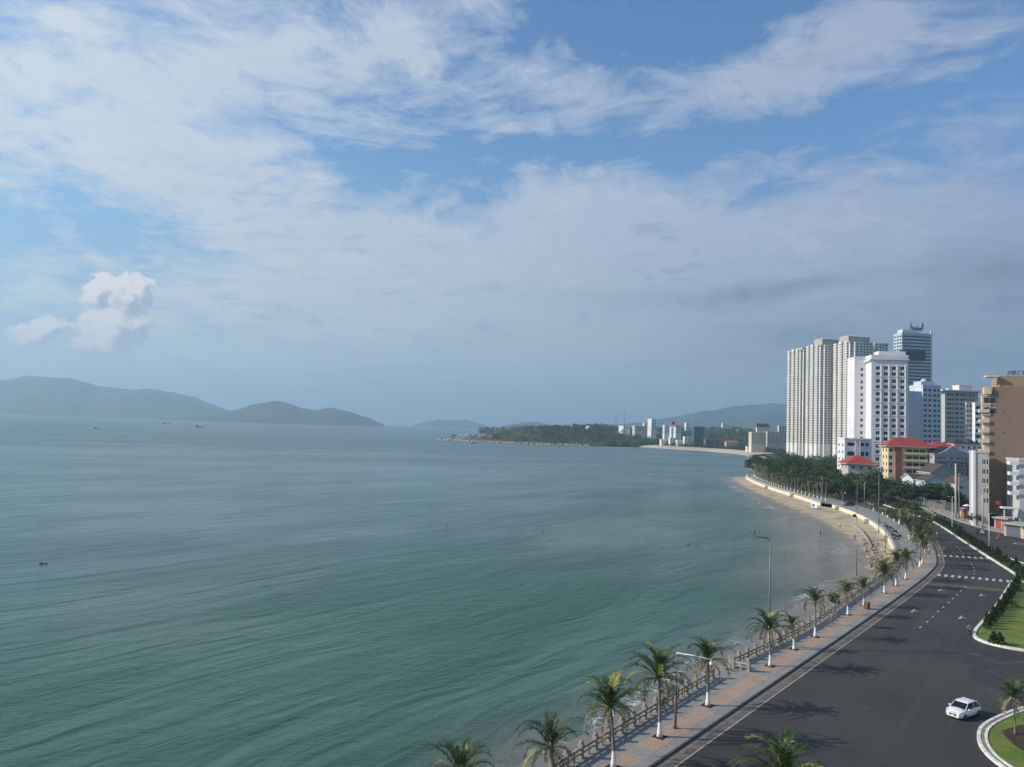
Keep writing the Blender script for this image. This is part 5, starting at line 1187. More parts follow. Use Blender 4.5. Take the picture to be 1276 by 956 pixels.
# street wall
def swall(label,p0,p1,h,m,th=.3,cat='wall',name='street_wall'):
    p0,p1=Vector(p0[:2]),Vector(p1[:2]); d_=p1-p0; o=empty(name,(p0.x,p0.y,.0),math.atan2(d_.y,d_.x),label,cat); mb=MB(); mb.box((d_.length/2,0,h/2),(d_.length,th,h)); mb.build('panel',m,o)
    mb=MB(); mb.box((d_.length/2,0,h+.07),(d_.length+.1,th+.18,.14)); n=int(d_.length/3.5)
    for i in range(n+1): mb.box((d_.length*i/n,0,h/2+.05),(.42,th+.12,h+.1))
    mb.build('coping_and_piers',m,o); return o
OLDW=mat('old_wall_render',(.33,.30,.26),.9,.35,.5,.02,streak=.8)
swall('old stained grey wall behind the far pavement',G(1152,633),G(1178,634.5),3.4,OLDW); swall('dark gate wall left of the thick power pole',G(1178,634.5),G(1193,637),3.0,mat('dark_gate',(.05,.055,.07),.7,.2)); swall('stained retaining wall below the dark trees by the park',G(1096,615),G(1126,622),3.0,OLDW)
swall('low white wall under the street trees',G(1197,642),G(1228,655),2.4,mat('dirty_white_wall',(.55,.53,.48),.9,.2,.6,streak=.6))
# brown roofed shed with terrace behind the wall
c=G(1202,634); o=empty('market_shed',c,R(2),'low shed with a tan roof edge in front of the pale blue gable','shed'); mb=MB(); mb.box((0,4,1.6),(7.5,7,3.2)); mb.build('wall',DARKM,o); mb=MB(); mb.box((0,3.6,3.5),(8.6,8.6,.35)); mb.box((0,3.6,4.6),(8.2,8,.3)); mb.build('roof',mat('shed_roof',(.20,.16,.13),.9,.2,.6),o)
# shops on the right
def shop(label,b_,w_,d_,h,rz,wm,doors,dm,roofm=CONCR,over=1.2):
    c=G(*b_); o=empty('shop_house',c,rz,label,'shop','shops on the far street'); mb=MB(); mb.box((w_/2,d_/2,h/2),(w_,d_,h)); mb.build('wall',wm,o); mb=MB(); mb.box((w_/2,d_/2-over/2,h+.2),(w_+.5,d_+over,.4)); mb.build('roof',roofm,o)
    for (x,dw,dh) in doors:
        mb=MB(); mb.box((x,-.06,dh/2+.1),(dw,.12,dh)); dd=mb.build('door',dm,o); mb=MB(); [mb.box((x,-.14,z_),(dw-.1,.04,.05)) for z_ in (dh*.25,dh*.5,dh*.75)]; mb.build('slat',GSTEEL,dd)
    return o
RZs=R(-58)
shop('low shop with two large blue grey roller doors at the right edge',(1251,667.5),12,8,3.6,RZs,mat('shop_grey',(.42,.42,.40),.85,.1,.5),[(2.6,3.8,2.9),(7.2,3.8,2.9)],mat('roller_door',(.09,.11,.14),.6,.15,2))
shop('narrow pink and red painted shopfront below the street trees',(1239,658.5),4.4,6,3.4,RZs,mat('pink_render',(.58,.30,.25),.85,.15,.6),[(1.2,1.5,2.5),(3.2,1.5,2.5)],mat('red_door',(.30,.05,.04),.6,.15))
shop('narrow yellow painted shopfront left of the pink one',(1230,653.5),3.4,6,3.3,RZs,mat('yellow_render',(.58,.42,.12),.85,.15,.6),[(1.6,1.9,2.5)],DARKM)
shop('cream shop with a wide awning at the right edge, nearest the camera',(1272,671),9,8,3.8,RZs,mat('shop_cream',(.55,.47,.32),.85,.1,.5),[(2.2,2.6,2.8),(6.2,2.8,2.8)],mat('roller_door',(.09,.11,.14)),over=2.0)
c=G(1262,655); o=empty('shop_billboard',c,RZs,'blue and white board on the roof above the roller door shop','sign'); mb=MB(); mb.box((3,1.2,5.4),(4.6,.3,2.6)); mb.build('board',W_WHITE,o); mb=MB(); mb.box((3,1.03,5.4),(2.6,.04,1.9)); mb.build('panel',MC['blue_panel'],o); mb=MB(); [mb.tube([(x,1.3,3.8),(x,1.3,4.4)],.08,5) for x in (1.5,4.5)]; mb.build('bracket',GSTEEL,o)
# red neon style sign on the brown wall
c=V(1243.5,626.5,262); o=empty('red_wall_sign',(c.x,c.y,c.z),R(2),'round salmon red sign board in front of the brown hotel wall','sign'); mb=MB(); mb.box((0,0,0),(1.8,.2,1.3)); mb.lathe((0,0,0),[(0.01,0)],3) if False else None; mb.build('board',mat('salmon_red',(.72,.15,.10),.5,.1),o); letters(o,'B&B',-.82,-.35,.8,mat('sign_pale',(.7,.5,.42),.6),y=-.12,depth=.02) if False else None
mb=MB(); mb.box((0,.0,-2.0),(.14,.14,2.8)); mb.build('post',GSTEEL,o); 
mb=MB(); 
for k in range(3): mb.tube([(-.6,-.14,.3-.3*k),(.45-.25*k,-.14,.3-.3*k)],.06,5)
mb.build('lettering_strokes',mat('sign_pale',(.75,.45,.38),.6),o)
# kiosk column with umbrella on the far pavement
c=G(1201.5,645.5,.13); o=empty('brick_kiosk',c,.3,'tall brown kiosk column with a small sign on the far pavement','kiosk'); mb=MB(); mb.box((0,0,1.7),(1.5,1.3,3.4)); mb.build('body',mat('kiosk_brown',(.20,.11,.07),.8,.2,1),o); mb=MB(); mb.box((0,0,3.55),(1.8,1.6,.3)); mb.build('roof',CPOLE,o); mb=MB(); mb.box((-1.5,-.2,3.1),(1.7,.12,1.1)); mb.build('sign_board',W_WHITE,o)
c=G(1205,640,.13); o=empty('parasol',c,0,'white parasol beside the brown kiosk column','parasol'); mb=MB(); mb.tube([(0,0,0),(0,0,3.4)],.05,6); mb.build('pole',WHITEM,o); mb=MB(); mb.lathe((0,0,2.9),[(1.7,0),(1.0,.4),(.02,.8)],10); mb.build('canopy',WHITEM,o)

# ------------------------------------------------------------ headland, far shore, hills
def sstep(a,b,x): t_=max(0,min(1,(x-a)/(b-a))); return t_*t_*(3-2*t_)
COAST=[p for p in BAY]; LANDP=[p.to_2d() for p in WALL_D+CAPE]+[p.to_2d() for p in BAY]+[Vector((15000,9000)),Vector((15000,300)),Vector((300,300))]
def inside(p,P=LANDP):
    c=False; j=len(P)-1
    for i in range(len(P)):
        a,b=P[i],P[j]
        if (a.y>p.y)!=(b.y>p.y) and p.x<(b.x-a.x)*(p.y-a.y)/(b.y-a.y)+a.x: c=not c
        j=i
    return c
from mathutils import noise as mn
def hgt(p):
    d=seg_dist(p,COAST)
    if not inside(p): return -4-d*.05
    low=sstep(330,200,p.x)          # headland rises left of the sandy bay
    h=-2.2+ (25+5*mn.noise(Vector((p.x*.01,p.y*.01,0))))*sstep(0,120,d)*low + 3.0*sstep(0,40,d)
    h+=38*math.exp(-((p.x-545)/170)**2-((p.y-1900)/210)**2)+22*math.exp(-((p.x-330)/120)**2-((p.y-2000)/260)**2)
    return h+.6*mn.noise(Vector((p.x*.05,p.y*.05,3)))
mb=MB(); nx,ny=74,74; x0,x1,y0,y1=-220,960,1340,2760
for j in range(ny+1):
    for i in range(nx+1):
        p=Vector((x0+(x1-x0)*i/nx,y0+(y1-y0)*(j/ny)**1.4)); mb.v.append((p.x,p.y,hgt(p)))
for j in range(ny):
    for i in range(nx): k=j*(nx+1)+i; mb.f.append((k,k+1,k+nx+2,k+nx+1)); mb.mi.append(0); mb.sm.append(True)
m,t,b_=newmat('headland_ground'); z=t.sep(t.pos())[2]; n=t.noise(t.pos(),.03,5,.6)
t.put(b_.inputs['Base Color'],t.mix(t.mapr(t.m('ADD',z,t.m('MULTIPLY',n,4.)),0,4),(.33,.25,.18),t.mix(n,(.025,.040,.014),(.06,.065,.03)))); b_.inputs['Roughness'].default_value=.95
tag(mb.build('headland_terrain',m),kind='structure')
FW=leafmat('far_foliage',(.020,.038,.014),(.045,.07,.022),.8)
def wood(name,label,pts,seed,rr,nc,sz,tr=True):
    rng=random.Random(seed); mb=MB()
    for (x,y,z) in pts:
        r=rng.uniform(*rr); s=r/6
        mb_c=(x,y,z+r*.55); cards(mb,mb_c,r,nc,rng,sz,.75)
        if rng.random()<.4: cards(mb,(x+rng.uniform(-3,3),y,z+r*1.15),r*.5,nc//3,rng,sz)
    tag(mb.build(name,FW),label,kind='stuff')
rng=random.Random(21); pts=[]
while len(pts)<2300:
    p=Vector((rng.uniform(-130,700),1400+1300*rng.random()**1.6))
    if not inside(p) or seg_dist(p,COAST)<14: continue
    h=hgt(p)
    if h<.3 : continue
    pts.append((p.x,p.y,h))
wood('headland_wood','dense dark green wood covering the rocky headland',pts,3,(4.5,7.5),38,2.3)
pts=[]
while len(pts)<1900:
    p=Vector((rng.uniform(170,900),rng.uniform(560,1720)))
    if not inside(p) or seg_dist(p,COAST)<20 and p.y>1130 or seg_dist(p,CAPE)<9: continue
    if p.x/p.y>.62: continue
    if p.x/p.y>.37 and p.x/p.y<.56 and 900<p.y<1040: continue
    pts.append((p.x,p.y,0))
for q in resample(BAY[:6],230):
    k_=closest_on(BAY,q); i_=rng.uniform(24,52); pts.append((q.x+i_*.9+rng.uniform(-3,3),q.y+i_*.35,.4))
wood('bay_wood','belt of dark green trees between the cape and the bay beach',pts,4,(4.2,6.8),42,2.0)
pts=[]
while len(pts)<420:
    p=Vector((rng.uniform(190,420),rng.uniform(400,620)))
    if p.x<closest_on(KERB,p).x+12 or p.x/p.y>.55 or p.x/p.y<.3: continue
    if seg_dist(p,CAPE)<8: continue
    pts.append((p.x,p.y,0))
wood('inland_wood','dark trees massed inland of the seafront road',pts,5,(3.6,5.6),60,1.2)
# boulders
GRAN=mat('granite_boulder',(.42,.32,.24),.9,.35,.12,.1)
def ar3(r):
    while True:
        i=r.randrange(5,20); a,b=BAY[i],BAY[i+1]; 
        if i>14 and r.random()<.6: continue
        p=a.lerp(b,r.random()); return p.x+r.uniform(-7,7),p.y+r.uniform(-9,9)
mbr=rockmesh(900,ar3,1.2,3.6,8,lambda x,y:SEA)
tag(mbr.build('headland_boulders',GRAN),'pinkish granite boulders along the foot of the headland',kind='stuff')
def spit(r):
    t_=r.random(); a=G(562,549,SEA).lerp(G(628,548,SEA),t_); return a.x+r.uniform(-2,2),a.y+r.uniform(-10,10)
tag(rockmesh(170,spit,1.6,4.2,9,lambda x,y:SEA-.6).build('rock_spit',GRAN),'low spit of dark and pink rocks running out from the headland tip',kind='stuff')
def spit2(r):
    t_=r.random(); a=G(572,542,SEA).lerp(G(640,545,SEA),t_); return a.x+r.uniform(-3,3),a.y+r.uniform(-20,20)+ (0)
tag(rockmesh(160,spit2,2.5,7,10,lambda x,y:SEA-.5).build('rock_point',GRAN),'pink rock point behind the spit below the first trees',kind='stuff')
pts=[]
for _ in range(46):
    t_=rng.random(); a=G(598,541.5,0).lerp(G(632,543,0),t_); pts.append((a.x+rng.uniform(-8,8),a.y+rng.uniform(-40,40),rng.uniform(0,16)))
wood('point_wood','clump of dark trees standing on the outermost rock point',pts,6,(8,12),80,2.6)

def ridge(name,prof,d,m,depth=1600,n=110,seed=0,base=SEA-1,rough=1.0):
    mb=MB(); P=[(V(x,y,d)) for x,y in prof]; xs=[p.x for p in P]; nv=26
    for i in range(n+1):
        x=xs[0]+(xs[-1]-xs[0])*i/n; k=0
        while k<len(xs)-2 and xs[k+1]<x: k+=1
        t_=(x-xs[k])/(xs[k+1]-xs[k]); t_=max(0,min(1,t_)); t_=t_*t_*(3-2*t_)*.6+t_*.4; h=P[k].z+(P[k+1].z-P[k].z)*t_
        for j in range(nv+1):
            v=j/nv*2-1; y=d+v*depth; sh=max(0,1-abs(v)**1.35); nz=mn.fractal(Vector((x*.0016+seed,y*.0016,seed)),.9,2.1,6)
            hh=(h-base)*sh; hh+=nz*min(hh,200)*.8*(abs(v)**.6)+mn.noise(Vector((x*.012,y*.012,5)))*min(hh,6)
            # keep the crest on the profile
            mb.v.append((x*(y/d) ,y,base+max(0,hh)))
    for i in range(n):
        for j in range(nv): k=i*(nv+1)+j; mb.f.append((k,k+nv+1,k+nv+2,k+1)); mb.mi.append(0); mb.sm.append(True)
    return tag(mb.build(name,m),kind='structure')
m,t,b_=newmat('forested_hill'); n=t.noise(t.pos(),.002,6,.65); t.put(b_.inputs['Base Color'],t.mix(t.mapr(n,.35,.65),(.016,.030,.018),(.040,.055,.032))); b_.inputs['Roughness'].default_value=.95; HM=m
ridge('island',[(-160,500),(-110,488),(-60,478),(0,473.5),(50,470),(85,471.5),(130,482),(170,486),(205,487.5),(240,494),(262,503),(285,511),(300,523)],8600,HM,1500,seed=1)
ridge('island.001',[(196,521),(240,516),(290,512.5),(320,505),(345,501.5),(362,505),(378,509.5),(395,512),(412,508.5),(432,512),(456,519.5),(478,528.5)],6600,HM,700,seed=4)
ridge('island.002',[(514,530),(530,526),(548,523.5),(562,524.5),(580,523),(592,527),(608,531)],10500,HM,900,seed=7)
ridge('hills',[(618,532.5),(640,529),(655,526.5),(668,526),(690,530),(720,530),(770,529),(800,526.5),(830,521),(860,516),(890,513),(915,508.5),(940,504.5),(962,502.5),(985,505),(1010,503),(1060,500),(1110,497),(1160,500),(1200,497.5),(1226,496),(1260,503),(1320,498),(1400,505)],7800,HM,1500,seed=9,n=160)

# buildings round the bay
BC=mat('bay_white',(.76,.75,.73),.85,.06,.05,streak=.1); BY=mat('bay_cream',(.62,.56,.42),.85,.06,.05,streak=.1); BGn=mat('bay_green_glass',(.05,.16,.14),.3,.2,.05); BDK=mat('bay_dark_grey',(.16,.17,.19),.7,.1,.05); BOr=R_ORANGE
def bay(label,X0,Xc,X2,Yt,d,ph=R(6),m=BC,fl=4,fh=3.4,ncol=None,depth=None,roof=None,name='bay_building',cat='building',base=None,wfrac=.5,style='g',left=True):
    c,W_,D_,Hh=place(X0,Xc,X2,Yt,d*1.045,ph); D_=depth or D_; b=Bld(name,label,cat,c,ph,'buildings round the bay')
    n=ncol or max(2,int(W_/4.5)); rs=sorted((Hh-1.0-fh*(i+1)+fh*.35,Hh-1.0-fh*(i+1)+fh*.85) for i in range(fl)); w_=W_/n*wfrac
    b.block(0,0,W_,D_,0,Hh,front=(cols(W_,n,w_),rs),left=((cols(D_,max(1,int(D_/6)),1.8),rs) if left and D_>5 else None),style=style,rec=.4,parapet=.8 if not roof else 0); b.finish([m])
    if roof: b.part('roof',lambda mb:hip(mb,0,0,W_,D_,Hh,roof[0],1.0),[roof[1],FASC])
    return b
bay('tall white block with a lit left side above the headland trees',807,812,818,522.5,1620,R(8),fl=7)
bay('white block just left of a red roofed one by the bay',826,828,834.5,530,1530,fl=5)
bay('white building under a small red roof behind the bay beach',834,842,849,531.5,1520,R(10),fl=4,roof=(4,R_RED))
bay('green glass tower behind the bay beach',862,865,877,532,1420,R(8),fl=8,fh=3.4,m=BGn,ncol=3)
bay('small white seafront building left of the green glass tower',851,853,861,544.5,1400,fl=3)
bay('dark grey block with a pale roof edge right of the green glass tower',877,879,896,547.5,1370,fl=2,m=BDK)
bay('cream building under an orange roof behind the bay beach',903,905,920,551,1320,fl=2,m=BY,roof=(3,BOr))
bay('small cream villa on the wooded hill',916,919,927,535.5,1760,fl=2,m=BY)
bay('long cream apartment building facing the bay beside the slab towers',933,936.5,955,539,1150,R(4),fl=5,m=BY,ncol=6)
bay('second cream apartment wing, right of the long one facing the bay',953,956,984,538.5,1180,R(2),fl=5,m=BY,ncol=8)
bay('pale blue fronted house with a pitched roof above the cream apartments',942,943,959,532,1260,fl=2,m=BC,roof=(6,R_BROWN))
bay('cream block rising behind the right end of the cream apartments',969,970.5,982,531,1240,fl=3,m=BY)
bay('pale flat topped building on the headland, left of the two masts',771,777,785,531,1620,fl=2,m=BC)
bay('wide white and cream building on the headland right of the masts',788,791,806,531,1600,fl=3,m=BY)
bay('small white tower at the right end of the wide headland building',801,802.5,807,527,1610,fl=2)
bay('grey concrete block on the headland skyline left of the white dome',711,714,718,528.5,1700,fl=1,m=BDK)
bay('low grey roofed hall right of the white dome',740,742,754,534,1680,fl=1,m=BDK)
bay('tiny white house among the headland trees below the masts',774,776,781,539,1560,fl=1)
bay('white houses at the water end of the bay beach',822,824,830,548,1440,fl=2)
bay('low white house behind the sand left of the small seafront building',833,835,843,546,1430,fl=2)
bay('grey and white house above the bay beach',842,844,850,549,1410,fl=2)
bay('low dark roofed hall at the end of the bay beach',929,931,940,557,1180,fl=1,m=BC)
bay('white building on the hill left of the green glass tower top',853,855,860,527,1800,fl=1)
bay('small pale building on the wooded hill above the green tower',899,900.5,904,528,1850,fl=1)
bay('grey block seen between the white tower and the red roof',836,837.5,841,525.5,1750,fl=2,m=BDK)
# observatory dome and masts
c=V(733,536,1650); o=empty('observatory',(c.x,c.y,c.z-6),0,'white domed observatory above the headland trees','observatory'); mb=MB(); mb.tube([(0,0,0),(0,0,9)],5.2,16); mb.build('drum',BC,o); mb=MB(); mb.ball((0,0,9.5),5.6,16,10); mb.build('dome',BC,o)
for i,(x,yt,l) in enumerate([(767.4,516,'shorter thin radio mast on the headland, left of the taller one'),(778,512,'taller thin radio mast on the headland skyline')]):
    c=V(x,534,1640); h=V(x,yt,1640).z; o=empty('radio_mast',(c.x,c.y,c.z-4),0,l,'radio mast','radio masts'); h-=c.z-4
    mb=MB(); [mb.tube([(.9*cos(a),.9*sin(a),0),(.45*cos(a),.45*sin(a),h)],.16,4) for a in (0,2.1,4.2)]; 
    for k in range(12): z=h*k/12; mb.tube([(.8*cos(k*2.1),.8*sin(k*2.1),z),(.6*cos(k*2.1+2.1),.6*sin(k*2.1+2.1),z+h/12)],.1,4)
    mb.build('lattice',mat('mast_steel',(.16,.15,.15),.6),o)

# boats
BH=mat('boat_hull_dark',(.035,.045,.05),.6,.2,.3); BCb=mat('boat_cabin',(.10,.10,.10),.6,.2,.3)
def boat(px,py,L,label,rz=0.0,cab=.3):
    c=G(px,py,SEA); o=empty('fishing_boat',c,rz,label,'boat','boats out in the bay')
    mb=MB(); n=8; w_=L*.13
    for i in range(n+1):
        t_=i/n; wd=w_*(1-abs(2*t_-1)**3)*(.75 if t_<.5 else 1)+.05; z=L*.05+L*.09*(2*t_-1)**2*(1.5 if t_>.5 else .6)
        mb.v+=[((t_-.5)*L*.86,-wd*.5,-.3),((t_-.5)*L,-wd,z),((t_-.5)*L,wd,z),((t_-.5)*L*.86,wd*.5,-.3)]
    for i in range(n):
        for j in range(3): mb.f.append((i*4+j,i*4+j+1,(i+1)*4+j+1,(i+1)*4+j)); mb.mi.append(0); mb.sm.append(True)
    mb.build('hull',BH,o)
    mb=MB(); mb.box((-L*.22,0,L*.11),(L*cab,w_*1.3,L*.13)); mb.box((-L*.22,0,L*.185),(L*cab*1.15,w_*1.5,L*.02)); mb.build('cabin',BCb,o)
    mb=MB(); mb.tube([(L*.12,0,L*.05),(L*.12,0,L*.26)],L*.008,5); mb.tube([(L*.12,0,L*.24),(L*.38,0,L*.13)],L*.005,4); mb.build('mast',BCb,o); return o
boat(248.5,532.5,26,'dark fishing boat far out in the bay, right of the clustered pair',.1)
boat(206.5,528.3,24,'left boat of the clustered pair far out in the bay',.3,.5); boat(211.5,528.6,18,'right boat of the clustered pair far out in the bay',-.5,.5)
boat(120,534.3,12,'small boat far out at the left of the bay',.5); boat(428,533.3,15,'small boat far out below the right end of the island',.2); boat(449,534,9,'tiny boat just right of the small boat below the island end',0)
boat(590.5,553,11,'small dark boat moored off the rocky spit',.1); boat(697,556.5,10,'small boat close under the headland',1.1); boat(54,703,1.5,'very small dark boat alone on the left of the sea',.4)

# ------------------------------------------------------------ people
SKIN=mat('skin',(.34,.19,.12),.6,.08,4); HAIR=mat('hair_black',(.012,.010,.009),.5,.1,4)
def cloth(n,c): return mat('cloth_'+n,c,.85,.12,3)
C_BLK=cloth('black',(.02,.02,.024)); C_WHT=cloth('white',(.68,.68,.66)); C_RED=cloth('red',(.55,.03,.03)); C_BLU=cloth('blue',(.06,.12,.26)); C_GRY=cloth('grey',(.16,.16,.17)); C_TAN=cloth('tan',(.34,.26,.18)); C_CYAN=cloth('pale_blue',(.30,.48,.52))
POSE={
'stand':dict(hipL=(0,.10,.92),hipR=(0,-.10,.92),knL=(.03,.11,.50),knR=(.0,-.11,.50),anL=(-.02,.11,.09),anR=(-.03,-.11,.09),elL=(.0,.29,1.14),elR=(.0,-.29,1.14),wrL=(.10,.30,.89),wrR=(.12,-.30,.90)),
'walk':dict(hipL=(0,.10,.92),hipR=(0,-.10,.92),knL=(.18,.11,.52),knR=(-.05,-.11,.50),anL=(.20,.11,.10),anR=(-.32,-.11,.16),elL=(-.12,.27,1.15),elR=(.1,-.27,1.15),wrL=(-.08,.28,.92),wrR=(.28,-.25,.98)),
'arms':dict(hipL=(0,.10,.92),hipR=(0,-.10,.92),knL=(.03,.13,.50),knR=(.0,-.13,.50),anL=(-.02,.15,.09),anR=(-.03,-.15,.09),elL=(.05,.42,1.36),elR=(.05,-.42,1.36),wrL=(.15,.64,1.50),wrR=(.15,-.62,1.45)),
'ride':dict(hipL=(-.12,.10,.80),hipR=(-.12,-.10,.80),knL=(.30,.17,.76),knR=(.30,-.17,.76),anL=(.22,.15,.38),anR=(.22,-.15,.38),elL=(.10,.30,1.12),elR=(.10,-.30,1.12),wrL=(.34,.29,1.05),wrR=(.34,-.29,1.05)),
}
_PM={}
def body_mesh(pose,top,bottom,shoes):
    key=(pose,top.name,bottom.name)
    if key in _PM: return _PM[key]
    p=POSE[pose]; lean=.12 if pose=='ride' else 0.0; ox=-.12 if pose=='ride' else 0.0; dz=-.14 if pose=='ride' else 0.0
    V_=[];E_=[];Rr=[];cl=[]
    def v(co,r): V_.append(co); Rr.append(r); return len(V_)-1
    pe=v((ox,0,.95+dz),(.155,.125)); wa=v((ox+lean*.3,0,1.12+dz),(.14,.11)); ch=v((ox+lean*.8,0,1.32+dz),(.175,.12)); nb=v((ox+lean,0,1.46+dz),(.085,.08)); nk=v((ox+lean+.01,0,1.53+dz),(.055,.055)); hd=v((ox+lean+.03,0,1.63+dz),(.088,.098)); ht=v((ox+lean+.02,0,1.72+dz),(.075,.085)); ns=v((ox+lean+.125,0,1.625+dz),(.018,.018))
    bones=[(pe,wa,1),(wa,ch,1),(ch,nb,1),(nb,nk,0),(nk,hd,0),(hd,ht,0),(hd,ns,0)]
    for s_,y in (('L',1),('R',-1)):
        sh=v((ox+lean*.9,.185*y,1.42+dz),(.062,.062)); el_=v(p['el'+s_],(.044,.044)); wr=v(p['wr'+s_],(.03,.03)); wv=(Vector(p['wr'+s_])-Vector(p['el'+s_])).normalized(); W=Vector(p['wr'+s_]); ha=v(tuple(W+wv*.07),(.036,.02)); 
        bones+=[(ch,sh,1),(sh,el_,1),(el_,wr,0),(wr,ha,0)]
        for k,(dy,l) in enumerate(((-.028,.075),(-.010,.088),(.009,.084),(.027,.068))):
            f=v(tuple(W+wv*(.07+l)+Vector((.01,dy,-.01))),(.009,.009)); bones.append((ha,f,0))
        th=v(tuple(W+wv*.06+Vector((.045,-.03*y,.0))),(.010,.010)); bones.append((wr,th,0))
        hp=v(p['hip'+s_],(.10,.10)); kn=v(p['kn'+s_],(.062,.062)); an=v(p['an'+s_],(.042,.042)); A=Vector(p['an'+s_]); to=v((A.x+.16,A.y,A.z-.05),(.045,.03))
        bones+=[(pe,hp,2),(hp,kn,2),(kn,an,2 if bottom is not C_TAN else 0),(an,to,3)]
    me=bpy.data.meshes.new('body'); me.from_pydata([tuple(a) for a in V_],[(a,b) for a,b,_ in bones],[])
    ob=bpy.data.objects.new('tmp_body',me); C.objects.link(ob); m_=ob.modifiers.new('s','SKIN'); m_.use_smooth_shade=True
    for i,r in enumerate(Rr): me.skin_vertices[0].data[i].radius=r; me.skin_vertices[0].data[i].use_root=(i==0)
    ob.modifiers.new('u','SUBSURF').levels=1
    dg=bpy.context.evaluated_depsgraph_get(); out=bpy.data.meshes.new_from_object(ob.evaluated_get(dg)); bpy.data.objects.remove(ob)
    out.materials.clear(); [out.materials.append(m) for m in (SKIN,top,bottom,shoes)]
    Vv=[Vector(a) for a in V_]
    for f in out.polygons:
        c=f.center; best=9;bi=0
        for a,b,k in bones:
            ab=Vv[b]-Vv[a]; t_=max(0,min(1,(c-Vv[a]).dot(ab)/max(1e-9,ab.length_squared))); d=(c-Vv[a]-ab*t_).length-.5*(Rr[a][0]+Rr[b][0])*.5
            if d<best: best=d;bi=k
        f.material_index=bi
    out.name='body'; _PM[key]=out; out['hx']=ox+lean+.02; out['hz']=1.66+dz; return out
def person(pos,rz,pose,top,bottom,label,group=None,hat=None,parent=None,sc=1.0):
    me=body_mesh(pose,top,bottom,C_BLK); o=empty('person',pos,rz,label,'person',group); o.scale=(sc,)*3
    bd=link('body',me,o); hx,hz=me['hx'],me['hz']; mb=MB()
    if hat: mb.ball((hx-.01,0,hz+.02),.145,12,8,sc=(1.1,.95,.95)); mb.box((hx+.13,0,hz+.0),(.06,.20,.10),0); mb.build('helmet' if hat!=HAIR else 'hair',hat,o)
    else: mb.ball((hx-.028,0,hz+.028),.105,10,7,sc=(1.02,.95,.98)); mb.build('hair',HAIR,o)
    mb=MB(); mb.ball((hx+.100,.035,hz-.02),.012,6,4); mb.ball((hx+.100,-.035,hz-.02),.012,6,4); mb.build('eyes',HAIR,bd)
    return o
# ------------------------------------------------------------ motorbikes
TYRE=mat('tyre_rubber',(.018,.018,.018),.85,.1,4); CHROME=mat('chrome',(.55,.55,.56),.25,.05,4,metal=1.0); REDL=mat('tail_lamp_red',(.45,.02,.02),.3,.1); HLM=mat('headlamp_glass',(.75,.76,.76),.15,.05,spec=.8)
def torus(mb,c,R_,r,seg=18,s2=6,mi=0):
    k=len(mb.v)
    for i in range(seg):
        a=2*PI*i/seg
        for j in range(s2):
            q=2*PI*j/s2; rr=R_+r*cos(q); mb.v.append((c[0]+rr*cos(a),c[1]+r*sin(q),c[2]+rr*sin(a)))
    for i in range(seg):
        for j in range(s2): i2=(i+1)%seg;j2=(j+1)%s2; mb.f.append((k+i*s2+j,k+i*s2+j2,k+i2*s2+j2,k+i2*s2+j)); mb.mi.append(mi); mb.sm.append(True)
def bike_parts(col):
    P_=[]
    def mk(n,fn,m): mb=MB(); fn(mb); P_.append((n,mb.mesh(n,m)))
    for x in (-.62,.62):
        def wh(mb,x=x): torus(mb,(x,0,.29),.245,.05,18,6,0); torus(mb,(x,0,.29),.19,.015,18,4,1); mb.tube([(x,-.07,.29),(x,.07,.29)],.05,8,1); [mb.tube([(x,0,.29),(x+.19*cos(a),0,.29+.19*sin(a))],.010,4,1,cap=False) for a in (0,1.26,2.5,3.8,5.0)]
        mk('wheel',wh,[TYRE,CHROME])
    def bd(mb):
        mb.tube([(-.75,0,.62),(-.35,0,.66),(-.05,0,.60),(.12,0,.42),(.30,0,.45),(.46,0,.80),(.50,0,.98)],[.07,.15,.16,.13,.12,.12,.08],8)
        mb.box((.52,0,.72),(.08,.34,.42),taper=.6,rot=Matrix.Rotation(R(-14),3,'Y')); mb.tube([(.50,0,.9),(.62,0,.3)],.03,6); mb.box((.60,0,.55),(.34,.12,.05)); mb.tube([(-.62,.10,.29),(-.3,.1,.35),(.05,.1,.36)],.04,6); mb.tube([(-.62,-.10,.29),(-.3,-.1,.35),(.05,-.1,.36)],.04,6)
    mk('body',bd,col)
    mk('seat',lambda mb:mb.tube([(-.72,0,.76),(-.5,0,.80),(-.2,0,.77),(.02,0,.74)],[.07,.13,.13,.07],8),TYRE)
    mk('handlebar',lambda mb:(mb.tube([(.36,.34,1.02),(.46,.16,1.0),(.50,0,.99),(.46,-.16,1.0),(.36,-.34,1.02)],.018,6),mb.tube([(.44,.2,1.0),(.42,.26,1.16)],.008,4),mb.tube([(.44,-.2,1.0),(.42,-.26,1.16)],.008,4),mb.box((.42,.27,1.18),(.02,.09,.05)),mb.box((.42,-.27,1.18),(.02,.09,.05))),CHROME)
    mk('exhaust',lambda mb:mb.tube([(.1,-.15,.25),(-.3,-.17,.28),(-.72,-.18,.38)],[.02,.035,.05],8),CHROME)
    mk('headlight',lambda mb:mb.ball((.57,0,.92),.075,8,6,sc=(.6,1,.8)),HLM); mk('tail_light',lambda mb:mb.box((-.80,0,.66),(.04,.14,.08)),REDL)
    mk('plate',lambda mb:mb.box((-.83,0,.48),(.015,.19,.14),rot=Matrix.Rotation(R(12),3,'Y')),C_WHT); return P_
BKM={k:bike_parts(mat('bike_'+k,c,.3,.08,3,spec=.6,coat=.5)) for k,c in dict(black=(.02,.02,.022),red=(.35,.02,.02),white=(.65,.65,.65),blue=(.03,.07,.20),silver=(.35,.36,.37)).items()}
def bike(pos,rz,col,label,group=None,tilt=0.0):
    o=empty('motorbike',pos,rz,label,'motorbike',group); o.rotation_euler=(tilt,0,rz)
    for n,me in BKM[col]: link(n,me,o)
    return o
